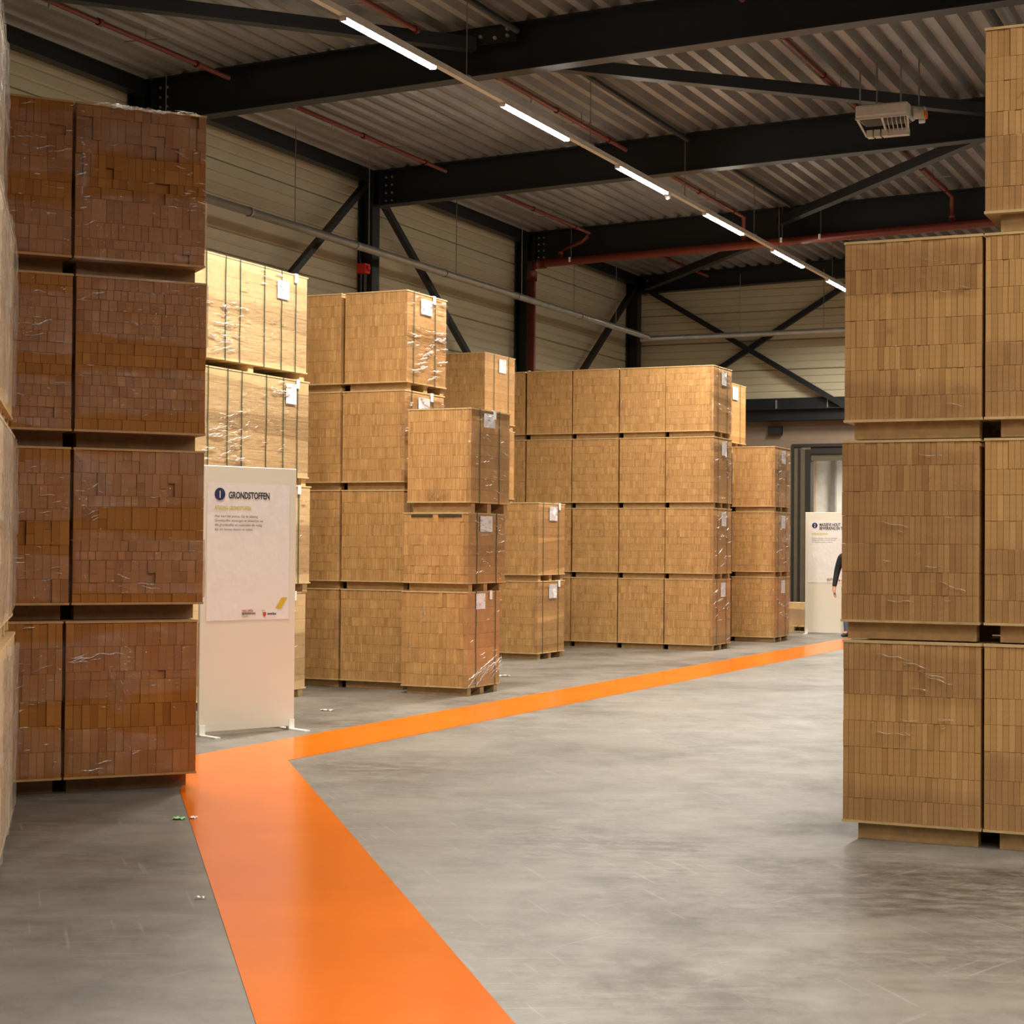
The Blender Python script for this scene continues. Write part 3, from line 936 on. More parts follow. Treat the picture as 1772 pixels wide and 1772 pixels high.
def pack(loc, rz, W, D, style, seed, label, group, single=False, tone='strip', straps=(), paper=None, films=(), tails=(), protector=None, H=1.0, plate=None, slot=False, bear=0.0, front_in=0.05, BEAR=0.08, creases=()):
    """one wrapped pack: bearers, bottom board, strips, top board, straps, paper label, film. Front face looks to local -y."""
    rnd = random.Random(seed)
    r = empty('board_pack', loc, rz)
    tag(r, label, 'board pack', group)
    ins = 0.045
    for yy in ((front_in, front_in + 0.09), (D / 2 - 0.045, D / 2 + 0.045), (D - 0.12, D - 0.03)):
        MB().box(ins + bear, W - 0.02, yy[0], yy[1], 0.0, BEAR).build('bearer', M['pale_wood'] if tone == 'pale' else M['dark_bearer'] if tone == 'dark' else M['bearer'], r)
    pm_ = plate or (M['board'] if tone != 'pale' else M['pale_wood'])
    MB().box(-0.004, W + 0.004, -0.006, D, BEAR, BEAR + PLATE).build('bottom_board', pm_, r)
    zt = BEAR + H
    MB().box(-0.004, W + 0.004, -0.006, D, zt - PLATE, zt).build('top_board', pm_, r)
    z0, hh = BEAR + PLATE, H - 2 * PLATE
    cells = layout(W, hh, style, rnd)
    if single:
        me = CUBE_STRIP if tone == 'strip' else CUBE_DARK
        for (x0, x1, a, c, j) in cells:
            o = bpy.data.objects.new('board_strip', me)
            COL.objects.link(o)
            o.parent = r
            o.location = (x0 + GAP / 2, -j, z0 + a + GAP / 2)
            o.scale = (x1 - x0 - GAP, D - 0.02, c - a - GAP)
    else:
        b = MB()
        for (x0, x1, a, c, j) in cells:
            b.box(x0 + GAP / 2, x1 - GAP / 2, -j, D - 0.02, z0 + a + GAP / 2, z0 + c - GAP / 2)
        mat = {'strip': M['strip_isl'], 'pale': M['pale_isl'], 'dark': M['dark_isl']}[tone]
        o = b.build('board_strips', mat, r)
        tag(o, kind='stuff')
    if slot:
        for x0, x1 in ((W * 0.12, W * 0.45), (W * 0.54, W * 0.90)):
            MB().box(x0, x1, -0.011, -0.004, zt - 0.045, zt - 0.022).build('slot_shade_bar', M['cable'], r)  # dark bar on the face, coloured as the shade inside a slot
    for i, y in enumerate(straps):
        strap_loop(r, y, W + 0.006, -0.0 if False else BEAR - 0.001, zt + 0.001, wob=0.006, seed=seed + i)
    if paper:
        py, pw, ph, pz = paper
        MB().box(W + 0.012, W + 0.0135, py, py + pw, zt - pz - ph, zt - pz).build('paper_label', M['label'], r)
    if protector is not None:
        b = MB().box(W - 0.06, W + 0.012, protector - 0.03, protector + 0.03, zt, zt + 0.006)
        b.box(W + 0.009, W + 0.016, protector - 0.03, protector + 0.03, zt - 0.09, zt + 0.006)
        b.build('corner_protector', M['white_plastic'], r)
    for i, (kind, za, zb, sl, mat, amp) in enumerate(films):
        if kind == 'flat':
            pts = [(0.0, -0.006), (W + 0.003, -0.006)]
        elif kind == 'front':
            pts = [(-0.004, D * 0.3), (-0.004, -0.006), (W + 0.004, -0.006)]
        elif kind == 'wrap':
            pts = [(-0.004, D * 0.2), (-0.004, -0.006), (W + 0.004, -0.006), (W + 0.004, D)]
        else:
            pts = [(W - 0.05, -0.006), (W + 0.004, -0.006), (W + 0.004, D)]
        film_band(r, pts, BEAR + za * H, BEAR + zb * H, sl, M[mat], seed * 0.37 + i * 5.1, amp)
    if creases:
        cb = MB()
        for (face, u0, u1, c0, c1, n, l0, l1, ang, wd) in creases:
            for _ in range(n):
                u, z = rnd.uniform(u0, u1), BEAR + H * rnd.uniform(c0, c1)
                ln = l0 + (l1 - l0) * rnd.random() ** 2
                an = ang + rnd.uniform(-0.22, 0.22)
                ww = wd * rnd.uniform(0.5, 1.5)
                k = max(2, int(ln / 0.02))
                st = len(cb.v)
                hi = rnd.uniform(0.006, 0.014)
                for q in range(k + 1):
                    t = q / k - 0.5
                    uu = u + ln * t * math.cos(an)
                    zz = z + ln * t * math.sin(an) + 0.004 * math.sin(q * 1.3 + u * 40)
                    tp = math.sin(math.pi * (q + 0.4) / (k + 0.8))
                    for side, hh in ((-1, 0.008), (0, 0.008 + hi * tp), (1, 0.008)):
                        z2 = min(max(zz + side * ww * 0.5 * tp, BEAR), BEAR + H + 0.01)
                        if face == 'front':
                            cb.v.append((min(max(uu, 0), W), -0.006 - hh, z2))
                        else:
                            cb.v.append((W + 0.006 + hh, min(max(uu, 0), D), z2))
                for q in range(k):
                    for e in (0, 1):
                        a_ = st + q * 3 + e
                        cb.f.append((a_, a_ + 3, a_ + 4, a_ + 1))
        tag(cb.build('film_creases', M['crease'], r, True), kind='stuff')
    for i, (x, z, w, h) in enumerate(tails):
        film_tail(r, x, BEAR + z * H, w, h, M['film'], seed + i)
    return r

LV = ['bottom pack', 'second-lowest pack', 'third-lowest pack', 'top pack']

# --- R: stack at the right edge, strip ends facing the camera
dxs = [0.0, -0.012, 0.0, 0.0]
for k in range(3):
    pack((-2.435 + dxs[k], 9.62, k * PITCHZ - (0.0 if k == 0 else 0.0)), 0, 0.745, 1.0, 'R', 100 + k,
         '%s of upright brown strips in the three-high stack at the right' % ['bottom pack', 'middle pack', 'top pack'][k],
         'packs in the right-hand stacks', single=True, bear=(0.03, -0.02, 0.0)[k], BEAR=0.092, H=1.0, creases=[('front', 0.25, 0.7, 0.05, 0.95, 9, 0.04, 0.25, -0.16, 0.003), ('front', 0.05, 0.7, 0.1, 0.9, 6, 0.01, 0.03, 0.5, 0.004)],
         films=[('flat', 0.70, 0.97, -0.05, 'film_soft', 0.003), ('flat', 0.02, 0.22, -0.04, 'film_soft', 0.003)] if k != 1 else [('flat', 0.02, 0.98, -0.03, 'film_soft', 0.003)])
for k in range(4):
    pack((-1.672, 9.62 - (0.02 if k == 3 else 0), k * PITCHZ), 0, 0.745, 1.0, 'R', 120 + k,
         '%s of upright strips in the four-high stack cut by the right edge' % LV[k],
         'packs in the right-hand stacks', single=True, bear=0.03, BEAR=0.092, H=1.0, creases=[('front', 0.25, 0.7, 0.05, 0.95, 9, 0.04, 0.25, -0.16, 0.003), ('front', 0.05, 0.7, 0.1, 0.9, 6, 0.01, 0.03, 0.5, 0.004)],
         films=[('flat', 0.05, 0.45, 0.06, 'film_soft', 0.004)])

# --- L: dark wrapped stacks at the left, turned towards the camera
A = math.radians(50.5)
LD, LNn = Vector((math.cos(A), math.sin(A), 0)), Vector((-math.sin(A), math.cos(A), 0))
P0 = Vector((-6.97, 9.25, 0))
S0 = [-0.415, -0.380, -0.378, -0.392]
LF = {0: [('wrap', 0.55, 0.98, 0.06, 'film', 0.012), ('front', 0.02, 0.30, -0.05, 'film', 0.010)],
      1: [('wrap', 0.05, 0.42, -0.06, 'film', 0.012), ('front', 0.62, 0.96, 0.05, 'film', 0.010)],
      2: [('wrap', 0.58, 0.99, -0.05, 'film', 0.010), ('front', 0.12, 0.40, 0.04, 'film', 0.010)],
      3: [('wrap', 0.02, 0.45, 0.05, 'film', 0.014), ('front', 0.70, 0.99, -0.03, 'film', 0.014)]}
LC = {0: [('front', 0.05, 0.30, 0.72, 0.80, 7, 0.05, 0.22, 0.16, 0.006), ('front', 0.1, 0.3, 0.02, 0.12, 2, 0.1, 0.2, 0.2, 0.006), ('front', 0.05, 0.8, 0.1, 0.95, 16, 0.012, 0.05, 0.0, 0.005), ('front', 0.25, 0.45, 0.45, 0.95, 6, 0.08, 0.3, -1.1, 0.004)],
      1: [('front', 0.02, 0.18, 0.45, 0.80, 9, 0.02, 0.10, 0.3, 0.008), ('front', 0.3, 0.6, 0.10, 0.20, 5, 0.05, 0.18, -0.15, 0.006), ('front', 0.05, 0.8, 0.05, 0.95, 22, 0.012, 0.05, -0.1, 0.005), ('front', 0.02, 0.14, 0.60, 0.98, 3, 0.2, 0.34, -1.0, 0.004)],
      2: [('front', 0.02, 0.17, 0.80, 0.90, 5, 0.04, 0.12, 0.1, 0.007), ('front', 0.3, 0.8, 0.6, 0.98, 24, 0.012, 0.06, 0.0, 0.005), ('front', 0.02, 0.8, 0.1, 0.5, 14, 0.012, 0.05, 0.0, 0.005)],
      3: [('front', 0.0, 0.10, 0.15, 0.95, 16, 0.02, 0.09, 0.4, 0.009), ('front', 0.62, 0.84, 0.35, 0.75, 22, 0.02, 0.08, 0.0, 0.007), ('front', 0.05, 0.8, 0.05, 0.98, 26, 0.012, 0.05, 0.0, 0.005), ('front', 0.1, 0.8, 0.985, 1.0, 26, 0.06, 0.25, 0.0, 0.012)]}
for k in range(4):
    p = P0 + LD * S0[k]
    pack((p.x, p.y, k * PITCHZ), A, 0.845, 1.05, 'L%d' % (k + 1), 200 + k, '%s of shade-darkened blocks under creased film, stack left of the sign' % LV[k],
         'film-wrapped dark packs at the left', single=True, tone='dark', creases=LC[k], films=LF[k], BEAR=0.098, H=0.998, front_in=0.16, plate=M['dark_plate'],
         tails=[(0.0, 0.97, 0.24, 0.42)] if k == 1 else ([(0.28, 0.9, 0.2, 0.5)] if k == 0 else ([(0.0, 0.98, 0.12, 0.6)] if k == 3 else [])))
    p = P0 + LD * (S0[k] - 0.022 - 0.845)
    pack((p.x, p.y, k * PITCHZ), A, 0.845, 1.05, 'L%d' % (k + 1), 220 + k, '%s of film-covered dark blocks left of the narrow black gap' % LV[k],
         'film-wrapped dark packs at the left', single=True, tone='dark', BEAR=0.098, H=0.998, front_in=0.16, plate=M['dark_plate'],
         creases=[('front', 0.5, 0.82, 0.55, 0.75, 4, 0.05, 0.2, 0.15, 0.006), ('front', 0.45, 0.84, 0.1, 0.98, 22, 0.015, 0.09, 0.05, 0.006)],
         films=[('front', 0.5, 0.9, 0.05 if k % 2 else -0.05, 'film', 0.012), ('front', 0.05, 0.35, -0.06, 'film', 0.010)])

# --- N: pale wrapped stacks grazing the left picture edge
AN = math.atan2(-0.78, 0.62)
ND = Vector((0.62, -0.78, 0)).normalized()         # along the visible long side, towards the camera
NI = Vector((-0.78, -0.62, 0)).normalized()        # into the stack
for st in range(2):
    for k in range(4):
        base = Vector((-6.70, 7.88, 0)) + ND * (st * 1.03) + NI * [0.035, 0.05, 0.065, 0.125][k]
        # local x = out of the visible side (normal +), local y = along; visible long side is local +x
        W = 0.80
        org = base + NI * W
        rz = math.atan2(-NI.y, -NI.x)               # local +x points out of the stack
        # local +y = rotate +x by 90 deg; runs away from the camera, so start one depth nearer
        org = org + ND * 1.0
        pack((org.x, org.y, k * PITCHZ), rz, W, 1.0, 'B', 300 + st * 10 + k,
             '%s of pale strips in thick film at the left picture edge, %s stack' % (LV[k], ['farther', 'nearer'][st]),
             'pale wrapped packs at the left picture edge', tone='pale', films=[('wrap', 0.02, 0.55, 0.05, 'film_heavy', 0.02), ('wrap', 0.5, 0.98, -0.05, 'film_heavy', 0.03)], H=1.01)

# --- P: pale strapped stack behind the sign
for k in range(4):
    dx = [0.0, 0.03, 0.0, -0.02][k]
    pack((-10.52 + dx, 13.84 + [0.0, 0.02, 0.02, 0.0][k], k * PITCHZ + 0.0), 0, 0.77, 2.08, 'B', 400 + k,
         '%s of pale cream boards with green straps, stack behind the white sign' % LV[k], 'pale strapped packs behind the sign', tone='pale',
         straps=(0.22, 0.55, 0.80, 1.24, 1.56, 1.83), paper=(1.47, 0.22, 0.19, 0.10) if k == 3 else (1.60, 0.20, 0.21, 0.05) if k == 2 else None,
         protector=1.83, creases=[('right', 0.15, 0.85, 0.10, 0.60, 34, 0.08, 0.40, 0.06, 0.012), ('right', 0.8, 1.7, 0.25, 0.95, 26, 0.03, 0.14, 0.1, 0.008), ('right', 1.2, 1.6, 0.80, 0.97, 7, 0.1, 0.25, -0.1, 0.02)] if k > 1 else [('right', 1.5, 2.0, 0.1, 0.9, 10, 0.03, 0.1, 0.0, 0.006)], films=[('right', 0.05, 0.62, 0.04, 'film', 0.008), ('right', 0.45, 0.92, -0.04, 'film_soft', 0.006)] if k > 1 else [('right', 0.1, 0.6, 0.03, 'film_soft', 0.005)], H=1.018, bear=0.0)

# --- M: middle stacks
for k in range(4):
    pack((-10.80, 17.05, k * PITCHZ), 0, 0.775, 0.98, 'fine', 500 + k, '%s of brown strips in the stack half hidden by the pale strapped stack' % LV[k], 'packs in the middle stacks', H=1.02,
         films=[('right', 0.3, 0.8, 0.05, 'film_soft', 0.004)])
for k in range(4):
    pack((-9.995 + [0, 0, 0.0, 0.02][k], 17.05, k * PITCHZ), 0, 0.785, 0.96, 'fine', 510 + k,
         '%s of brown strips in the tall stack left of the three-high stack' % LV[k], 'packs in the middle stacks', H=1.018,
         straps=(0.15, 0.66), paper=(0.30, 0.27, 0.17, 0.06) if k > 1 else None, protector=0.62 if k > 1 else None, creases=[('right', 0.02, 0.9, 0.05, 0.62, 34, 0.08, 0.35, 0.03, 0.016), ('right', 0.1, 0.9, 0.82, 0.99, 12, 0.05, 0.25, -0.1, 0.014)] if k > 1 else [],
         films=[('right', 0.02, 0.55, 0.05, 'film', 0.008), ('right', 0.45, 0.98, -0.06, 'film', 0.008)] if k > 1 else [])
LV3 = ['bottom pack', 'middle pack', 'top pack']
for k in range(3):
    pack((-9.045 + [0, 0.015, 0.055][k], 16.72, [0, 1.10, 1.94][k]), 0, [0.785, 0.775, 0.76][k], [0.82, 0.93, 0.98][k], ['B', 'B', 'fine'][k], 520 + k,
         '%s with straps and white label in the three-high stack beside the orange stripe' % LV3[k], 'packs in the middle stacks', H=[1.02, 0.755, 1.005][k], BEAR=[0.08, 0.085, 0.105][k],
         straps=(0.20, 0.68), paper=[(0.19, 0.22, 0.17, 0.02), (0.26, 0.30, 0.17, 0.03), (0.28, 0.28, 0.15, 0.04)][k], protector=0.55 if k != 1 else None, slot=(k == 1), creases=[('right', 0.05, 0.8, 0.05, 0.25, 18, 0.25, 0.6, 0.35, 0.008), ('right', 0.05, 0.8, 0.3, 0.95, 8, 0.03, 0.12, 0.2, 0.006), ('front', 0.1, 0.4, 0.4, 0.8, 5, 0.1, 0.25, 1.5, 0.004)] if k == 0 else [('right', 0.05, 0.9, 0.05, 0.95, 26, 0.05, 0.3, -0.08, 0.007)] + ([('front', 0.25, 0.5, 0.05, 0.16, 8, 0.03, 0.12, 0.8, 0.008)] if k == 2 else []),
         films=[('right', 0.02, 0.45, 0.22, 'film', 0.008), ('right', 0.5, 0.9, -0.05, 'film_soft', 0.006)] if k == 0 else [('right', 0.02, 0.55, 0.05, 'film', 0.008), ('right', 0.5, 0.99, -0.05, 'film', 0.006)],
         tails=[(0.25, 0.16, 0.3, 0.13)] if k == 2 else [])
for k in range(2):
    pack((-10.79, 22.5, k * PITCHZ), 0, 0.77, 0.95, 'fine', 540 + k, '%s of the low two-high stack with bright strapped side' % ['lower pack', 'upper pack'][k], 'packs in the middle stacks', H=1.018,
         straps=(0.16, 0.70), paper=(0.36, 0.28, 0.2, 0.05), protector=0.72, films=[('right', 0.1, 0.5, 0.08, 'film_soft', 0.006), ('right', 0.55, 0.97, 0.0, 'film_soft', 0.008)])
for k in range(4):
    pack((-11.90, 23.0, k * PITCHZ), 0, 0.79, 1.05, 'fine', 550 + k, '%s of the tall stack half hidden behind the two-high stack' % LV[k], 'packs in the middle stacks', H=1.018,
         straps=(0.30, 0.80), paper=(0.45, 0.25, 0.2, 0.06), films=[('right', 0.5, 0.98, -0.05, 'film_soft', 0.008)])
# --- C: long row of four-high stacks
CX = [-12.58, -11.745, -10.94, -10.14, -9.365]
CWD = [0.80, 0.785, 0.78, 0.755, 0.78]
CN_ = ['dark stack deepest behind the tall stack', 'fourth stack from its aisle end', 'third stack from its aisle end', 'second stack from its aisle end', 'stack at its aisle end']
for c in range(5):
    for k in range(4):
        pack((CX[c] + random.Random(c * 7 + k).uniform(-0.008, 0.008), 25.88, k * PITCHZ), 0, CWD[c], 0.92, 'fine', 600 + c * 10 + k, '%s in the long far row, %s' % (LV[k], CN_[c]), 'packs in the long far row', H=1.018,
             straps=(0.2, 0.66) if c == 4 else (), paper=(0.36, 0.24, 0.22, 0.06) if c == 4 else None,
             films=[('right', 0.02, 0.6, 0.1 if k < 2 else 0.02, 'film', 0.01), ('right', 0.5, 0.98, -0.05, 'film', 0.01)] if c == 4 else [],
             creases=([('right', 0.05, 0.85, 0.05, 0.95, 22, 0.04, 0.3, 0.2 if k < 2 else 0.0, 0.010)] if c == 4 else []) + [('front', 0.02, 0.7, 0.1, 0.95, 4, 0.015, 0.06, 0.3, 0.010)],
             tails=[(0.0, 0.5, 0.08, 0.18)] if (c + k) % 2 == 0 and c > 1 else [])
for k in range(4):
    pack((-10.02, 28.75, k * PITCHZ), 0, 0.77, 0.9, 'fine', 660 + k, '%s of the stack squeezed between the long far row and the last stack' % LV[k], 'packs of the last stacks', H=1.018,
         straps=(0.55,), paper=(0.1, 0.3, 0.22, 0.06))
for k in range(3):
    pack((-9.195, 28.72, k * PITCHZ), 0, 0.745, 0.93, 'fine', 670 + k, '%s of the last three-high stack before the door' % LV3[k], 'packs of the last stacks', H=1.018,
         straps=(0.2, 0.66), paper=(0.36, 0.24, 0.22, 0.06), creases=[('right', 0.05, 0.85, 0.05, 0.95, 24, 0.04, 0.3, 0.0, 0.012)], films=[('right', 0.02, 0.6, 0.08, 'film', 0.012), ('right', 0.5, 0.98, -0.05, 'film', 0.012)])

# ------------------------------------------------------------------ signs
def text_mesh(name, s, size, mat, parent, loc, sx=1.0, align='LEFT', bold=0.0):
    cu = bpy.data.curves.new(name, 'FONT')
    cu.body = s
    cu.size = size
    cu.align_x = align
    cu.offset = bold
    cu.resolution_u = 3
    t = bpy.data.objects.new(name, cu)
    COL.objects.link(t)
    bpy.context.view_layer.update()
    me = bpy.data.meshes.new_from_object(t.evaluated_get(bpy.context.evaluated_depsgraph_get()))
    bpy.data.objects.remove(t)
    me.materials.clear()
    me.materials.append(mat)
    o = bpy.data.objects.new(name, me)
    COL.objects.link(o)
    o.parent = parent
    o.location = loc
    o.rotation_euler = (math.pi / 2, 0, 0)
    o.scale = (sx, 1, 1)
    return o

def disc(name, x, z, r, y, mat, parent):
    b = MB()
    b.v = [(x + r * math.cos(a * math.pi / 12), y, z + r * math.sin(a * math.pi / 12)) for a in range(24)]
    b.f = [tuple(range(24))]
    return b.build(name, mat, parent)

def poly(name, pts, y, mat, parent):
    b = MB()
    b.v = [(x, y, z) for x, z in pts]
    b.f = [tuple(range(len(pts)))]
    return b.build(name, mat, parent)

def sign(loc, rz, label, num, heads, sub, lines, W=0.955, H=2.24):
    """local x along the panel, local -y towards the reader"""
    r = empty('sign_board', loc, rz)
    tag(r, label, 'sign', 'white information panels')
    o = MB().box(0, W, 0, 0.03, 0.03, H).build('panel', M['sign'], r)
    bv = o.modifiers.new('bevel', 'BEVEL'); bv.width = 0.004; bv.segments = 1
    for x in (0.03, W - 0.03):
        MB().box(x - 0.028, x + 0.028, -0.24, 0.26, 0.0, 0.012).build('foot', M['foot'], r)
        MB().box(x - 0.028, x + 0.028, -0.008, 0.038, 0.0, 0.09).build('foot_bracket', M['foot'], r)
    # poster, gently wavy
    b = MB()
    nx, nz = 16, 22
    for i in range(nz + 1):
        for j in range(nx + 1):
            x = 0.055 + (0.885 - 0.055) * j / nx
            z = 0.95 + (2.10 - 0.95) * i / nz
            b.v.append((x, -0.0025 - 0.0022 * (noise.noise(Vector((x * 5, z * 4 + num, 2))) + 0.5), z))
    m = nx + 1
    for i in range(nz):
        for j in range(nx):
            a = i * m + j
            b.f.append((a, a + 1, a + m + 1, a + m))
    po = b.build('poster', M['poster'], r, True)
    Y = -0.0068
    disc('number_disc', 0.177, 2.005, 0.052, Y, M['ink_blue'], po)
    text_mesh('number', str(num), 0.085, M['poster'], po, (0.177, Y - 0.0006, 1.974), 0.75, 'CENTER', 0.001)
    zz = 1.972
    for i, h in enumerate(heads):
        text_mesh('heading', h, 0.078, M['ink_black'], po, (0.262, Y, zz - 0.066 * i + (0.022 if len(heads) > 1 else 0)), 0.68, bold=0.0022)
    text_mesh('subheading', sub, 0.045, M['ink_yellow2'], po, (0.127, Y, 1.876 - (0.04 if len(heads) > 1 else 0)), 0.62, bold=0.001)
    for i, t in enumerate(lines):
        text_mesh('text_line', t, 0.030, M['ink_grey'], po, (0.128, Y, 1.812 - 0.0365 * i - (0.05 if len(heads) > 1 else 0)), 0.95)
    poly('slanted_mark', [(0.746, 1.042), (0.806, 1.042), (0.866, 1.135), (0.806, 1.135)], Y, M['ink_yellow'], po)
    text_mesh('logo_line', 'VAN OPEN', 0.028, M['ink_red'], po, (0.406, Y, 1.018), 0.80, bold=0.0006)
    text_mesh('logo_line', 'BEDRIJVEN+DAG', 0.026, M['ink_black'], po, (0.406, Y, 0.996), 0.70, bold=0.0006)
    text_mesh('logo_line', 'FABRIEK', 0.022, M['ink_yellow2'], po, (0.406, Y, 0.975), 0.80, bold=0.0006)
    poly('logo_shield', [(0.618, 1.014), (0.650, 1.014), (0.650, 0.99), (0.634, 0.970), (0.618, 0.99)], Y, M['ink_red'], po)
    text_mesh('logo_line', 'door', 0.018, M['ink_grey'], po, (0.605, Y, 1.024), 1.0)
    text_mesh('logo_line', 'svedex', 0.034, M['ink_black'], po, (0.664, Y, 0.99), 0.95, bold=0.0008)
    return r
sign((-8.45, 12.13, 0), math.atan2(0.88, 0.37), 'white standing sign with the number 1 and the word GRONDSTOFFEN', 1, ['GRONDSTOFFEN'], 'AFDELING: GRONDSTOFFEN',
     ['Hier start het proces. Op de afdeling', 'Grondstoffen ontvangen en bewerken we', 'alle grondstoffen en materialen die nodig', 'zijn om houten deuren te maken.'])
sign((-8.80, 31.9, 0), math.radians(4), 'far white standing sign beside the door and the half hidden person', 2, ['MASSIEVE HOUT', 'BEWERKING EN TOEV'], 'AFDELING: BEWERKING',
     ['Op deze afdeling worden de onderdelen', 'gezaagd, geschaafd en verder bewerkt', 'tot complete kozijnen en deuren.'], W=0.98, H=2.25)

# ------------------------------------------------------------------ far pallet and carton
pl = empty('pallet', (-9.62, 32.45, 0), 0.0)
tag(pl, 'low wooden pallet on the floor beside the far sign', 'pallet')
for x in (0.0, 0.33, 0.66):
    for y in (0.0, 0.35, 0.7):
        MB().box(x, x + 0.13, y, y + 0.12, 0.022, 0.10).build('block', M['pale_wood'], pl)
for y in (0.0, 0.35, 0.7):
    MB().box(0, 0.79, y, y + 0.12, 0.0, 0.022).build('skid', M['pale_wood'], pl)
for k in range(6):
    MB().box(k * 0.135, k * 0.135 + 0.115, 0, 0.82, 0.10, 0.122).build('deck_board', M['pale_wood'], pl)
ct = empty('carton', (-9.52, 32.55, 0.122))
tag(ct, 'brown carton standing on the far wooden pallet', 'carton')
MB().box(0, 0.52, 0, 0.5, 0, 0.30).build('box_body', M['carton'], ct)
MB().box(0, 0.52, -0.002, 0.24, 0.30, 0.304).build('flap', M['carton'], ct)
MB().box(0, 0.52, 0.25, 0.502, 0.30, 0.304).build('flap', M['carton'], ct)
MB().box(0.0, 0.52, 0.215, 0.275, 0.3045, 0.3055).build('tape', M['board'], ct)
c2 = empty('carton', (-9.50, 32.75, 0.43))
tag(c2, 'flat pale carton lying on top of the brown carton', 'carton')
MB().box(0, 0.5, 0, 0.32, 0, 0.12).build('box_body', M['pale_wood'], c2)
MB().box(0.0, 0.5, 0.13, 0.19, 0.12, 0.1215).build('tape', M['board'], c2)

# ------------------------------------------------------------------ person, mostly hidden by the right-hand stack
def skin_obj(name, verts, edges, radii, mat, parent, root=0, sub=2):
    me = bpy.data.meshes.new(name)
    me.from_pydata(verts, edges, [])
    o = bpy.data.objects.new(name, me)
    COL.objects.link(o)
    md = o.modifiers.new('skin', 'SKIN')
    sv = me.skin_vertices[0].data if me.skin_vertices else None
    if sv is None:
        bpy.context.view_layer.objects.active = o
        bm = bmesh.new(); bm.from_mesh(me)
        bm.verts.layers.skin.verify()
        bm.to_mesh(me); bm.free()
        sv = me.skin_vertices[0].data
    for i, r_ in enumerate(radii):
        sv[i].radius = (r_, r_) if isinstance(r_, (int, float)) else r_
    sv[root].use_root = True
    md.use_smooth_shade = True
    s = o.modifiers.new('sub', 'SUBSURF'); s.levels = sub; s.render_levels = sub
    me.materials.append(mat)
    o.parent = parent
    return o
pe = empty('person', (-7.78, 31.25, 0), math.radians(-12))
tag(pe, 'person in black sweater and jeans, only one arm showing past the right stack', 'person')
# body: pelvis, spine, head, legs, arms, hands with fingers (local -y is the front)
V = [(0, 0, 0.95), (0, 0, 1.15), (0, 0.01, 1.35), (0, 0.015, 1.47), (0, 0.0, 1.54), (0, -0.015, 1.60), (0, -0.02, 1.69), (0, -0.01, 1.755)]
E_ = [(i, i + 1) for i in range(7)]
Rr = [(0.115, 0.085), (0.11, 0.08), (0.13, 0.085), (0.085, 0.06), 0.058, (0.088, 0.10), (0.104, 0.122), (0.075, 0.088)]
def chain(start, pts, rad):
    p = start
    for q, r_ in zip(pts, rad):
        V.append(q); Rr.append(r_); E_.append((p, len(V) - 1)); p = len(V) - 1
    return p
for s in (-1, 1):
    chain(0, [(0.08 * s, 0, 0.86), (0.08 * s, -0.01, 0.50), (0.075 * s, 0.02, 0.10), (0.08 * s, -0.10, 0.05)], [0.075, 0.052, 0.038, 0.032])
    w = chain(3, [(0.18 * s, 0.01, 1.45), (0.285 * s, 0.03, 1.18), (0.31 * s, -0.03, 0.90), (0.305 * s, -0.05, 0.83)], [0.062, 0.045, 0.032, (0.022, 0.038)])
    k = chain(w, [(0.297 * s, -0.06, 0.79)], [(0.020, 0.036)])
    for i, dy in enumerate((-0.030, -0.010, 0.010, 0.028)):
        L = (0.055, 0.065, 0.06, 0.045)[i]
        chain(k, [(0.29 * s, -0.062 + dy, 0.76), (0.278 * s, -0.064 + dy, 0.76 - L * 0.6), (0.263 * s, -0.062 + dy, 0.76 - L)], [0.010, 0.009, 0.008])
    chain(w, [(0.29 * s, -0.092, 0.81), (0.275 * s, -0.105, 0.775)], [0.012, 0.009])
skin_obj('body', V, E_, Rr, M['skin'], pe)
# sweater
V2 = [(0, 0, 0.83), (0, 0, 1.10), (0, 0.01, 1.33), (0, 0.015, 1.46), (0, 0.01, 1.515)]
E2 = [(i, i + 1) for i in range(4)]
R2 = [(0.19, 0.14), (0.175, 0.125), (0.185, 0.125), (0.125, 0.095), 0.07]
for s in (-1, 1):
    n0 = len(V2)
    V2 += [(0.19 * s, 0.01, 1.445), (0.285 * s, 0.03, 1.18), (0.31 * s, -0.025, 0.92), (0.31 * s, -0.03, 0.89)]
    R2 += [0.078, 0.060, 0.044, 0.040]
    E2 += [(3, n0), (n0, n0 + 1), (n0 + 1, n0 + 2), (n0 + 2, n0 + 3)]
skin_obj('sweater', V2, E2, R2, M['knit'], pe)
V3 = [(0, 0, 0.98), (0, 0, 0.90)]
R3 = [(0.165, 0.125), (0.165, 0.12)]
E3 = [(0, 1)]
for s in (-1, 1):
    n0 = len(V3)
    V3 += [(0.08 * s, 0, 0.82), (0.08 * s, -0.01, 0.50), (0.075 * s, 0.02, 0.12), (0.075 * s, 0.02, 0.06)]
    R3 += [0.105, 0.078, 0.065, 0.065]
    E3 += [(1, n0), (n0, n0 + 1), (n0 + 1, n0 + 2), (n0 + 2, n0 + 3)]
skin_obj('jeans', V3, E3, R3, M['denim'], pe)
for s in (-1, 1):
    skin_obj('shoe', [(0.075 * s, 0.07, 0.045), (0.08 * s, -0.06, 0.04), (0.085 * s, -0.17, 0.03)], [(0, 1), (1, 2)], [(0.045, 0.045), (0.045, 0.04), (0.04, 0.028)], M['shoe'], pe)
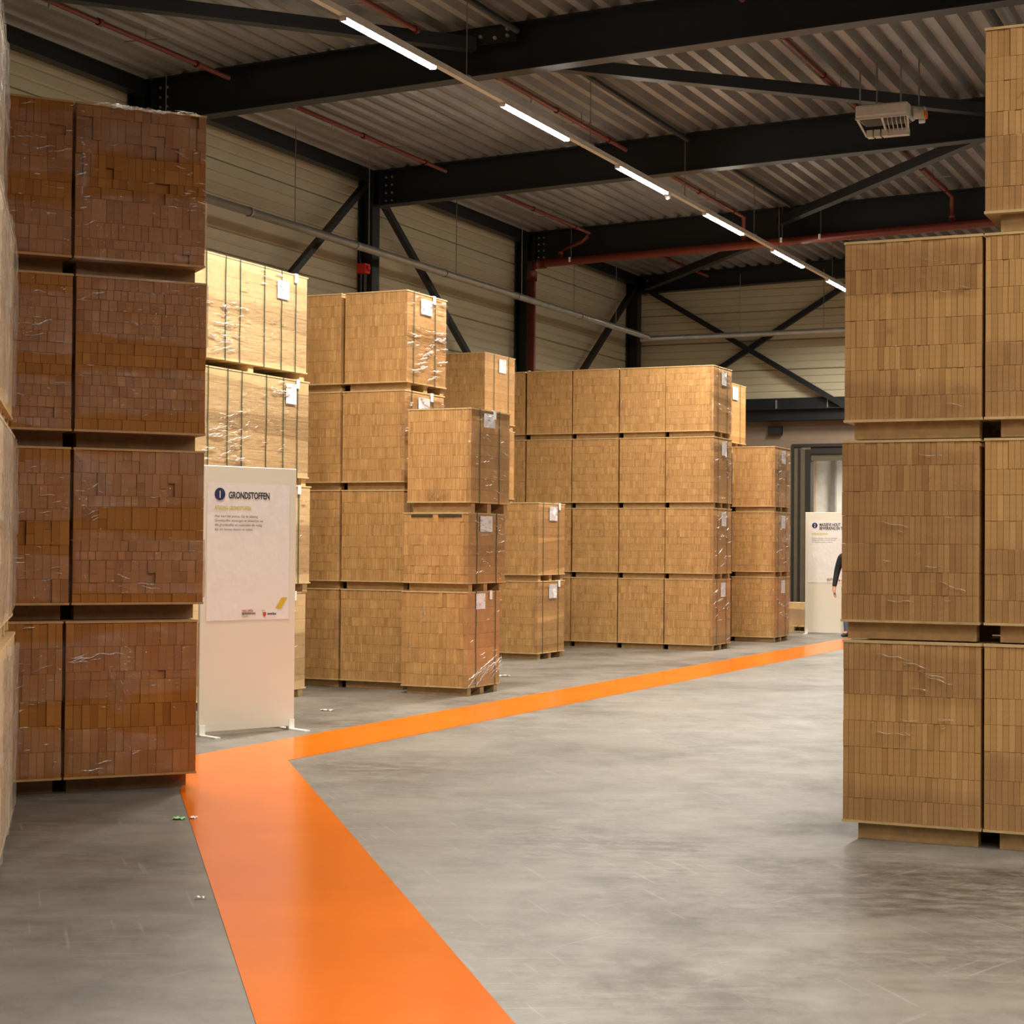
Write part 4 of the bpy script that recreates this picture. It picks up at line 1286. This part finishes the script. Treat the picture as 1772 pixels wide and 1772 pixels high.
skin_obj('hair', [(0, 0.04, 1.62), (0, 0.03, 1.72), (0, 0.005, 1.785), (0, -0.075, 1.77)], [(0, 1), (1, 2), (2, 3)], [0.075, (0.105, 0.105), (0.10, 0.09), (0.065, 0.04)], M['hair'], pe)
b = MB()
for s in (-1, 1):
    b.box(0.03 * s - 0.011, 0.03 * s + 0.011, -0.118, -0.100, 1.678, 1.688)
b.build('eyes', M['ink_black'], pe)
b = MB().prism([(-0.012, 0), (0.012, 0), (0, -0.022)], (0, -0.108, 1.632), (0, -0.112, 1.676), (1, 0, 0), (0, 1, 0))
fix_normals(b.build('nose', M['skin'], pe))
for s in (-1, 1):
    skin_obj('ear', [(0.082 * s, 0.0, 1.64), (0.088 * s, 0.005, 1.68)], [(0, 1)], [(0.012, 0.02), (0.014, 0.026)], M['skin'], pe)
MB().box(-0.02, 0.02, -0.112, -0.095, 1.605, 1.612).build('mouth', M['ink_red'], pe)

# ------------------------------------------------------------------ scraps on the floor
def scrap(x, y, w, h, rz, mat, label):
    b = MB()
    n = 6
    for i in range(n + 1):
        for j in (0, 1):
            b.v.append((w * (i / n - 0.5), h * (j - 0.5), 0.002 + 0.012 * abs(math.sin(i * 1.9 + j))))
    for i in range(n):
        b.f.append((2 * i, 2 * i + 2, 2 * i + 3, 2 * i + 1))
    o = b.build('scrap', mat)
    o.location = (x, y, 0.0)
    o.rotation_euler = (0, 0, rz)
    tag(o, label, 'scrap')
scrap(-6.03, 8.47, 0.07, 0.06, 0.4, M['scrap_green'], 'small green tape scrap on the concrete beside the orange stripe')
scrap(-5.97, 8.53, 0.04, 0.06, 0.4, M['scrap'], 'small white tape scrap touching the orange stripe')
scrap(-9.14, 19.52, 0.14, 0.10, 0.9, M['scrap'], 'white film scrap on the floor behind the three-high stack')
scrap(-8.7, 14.6, 0.13, 0.05, 0.2, M['scrap'], 'pale tape scrap on the floor right of the big sign')
scrap(-4.60, 6.63, 0.05, 0.02, 0.5, M['scrap'], 'tiny pale scrap on the dark concrete near the left picture edge')
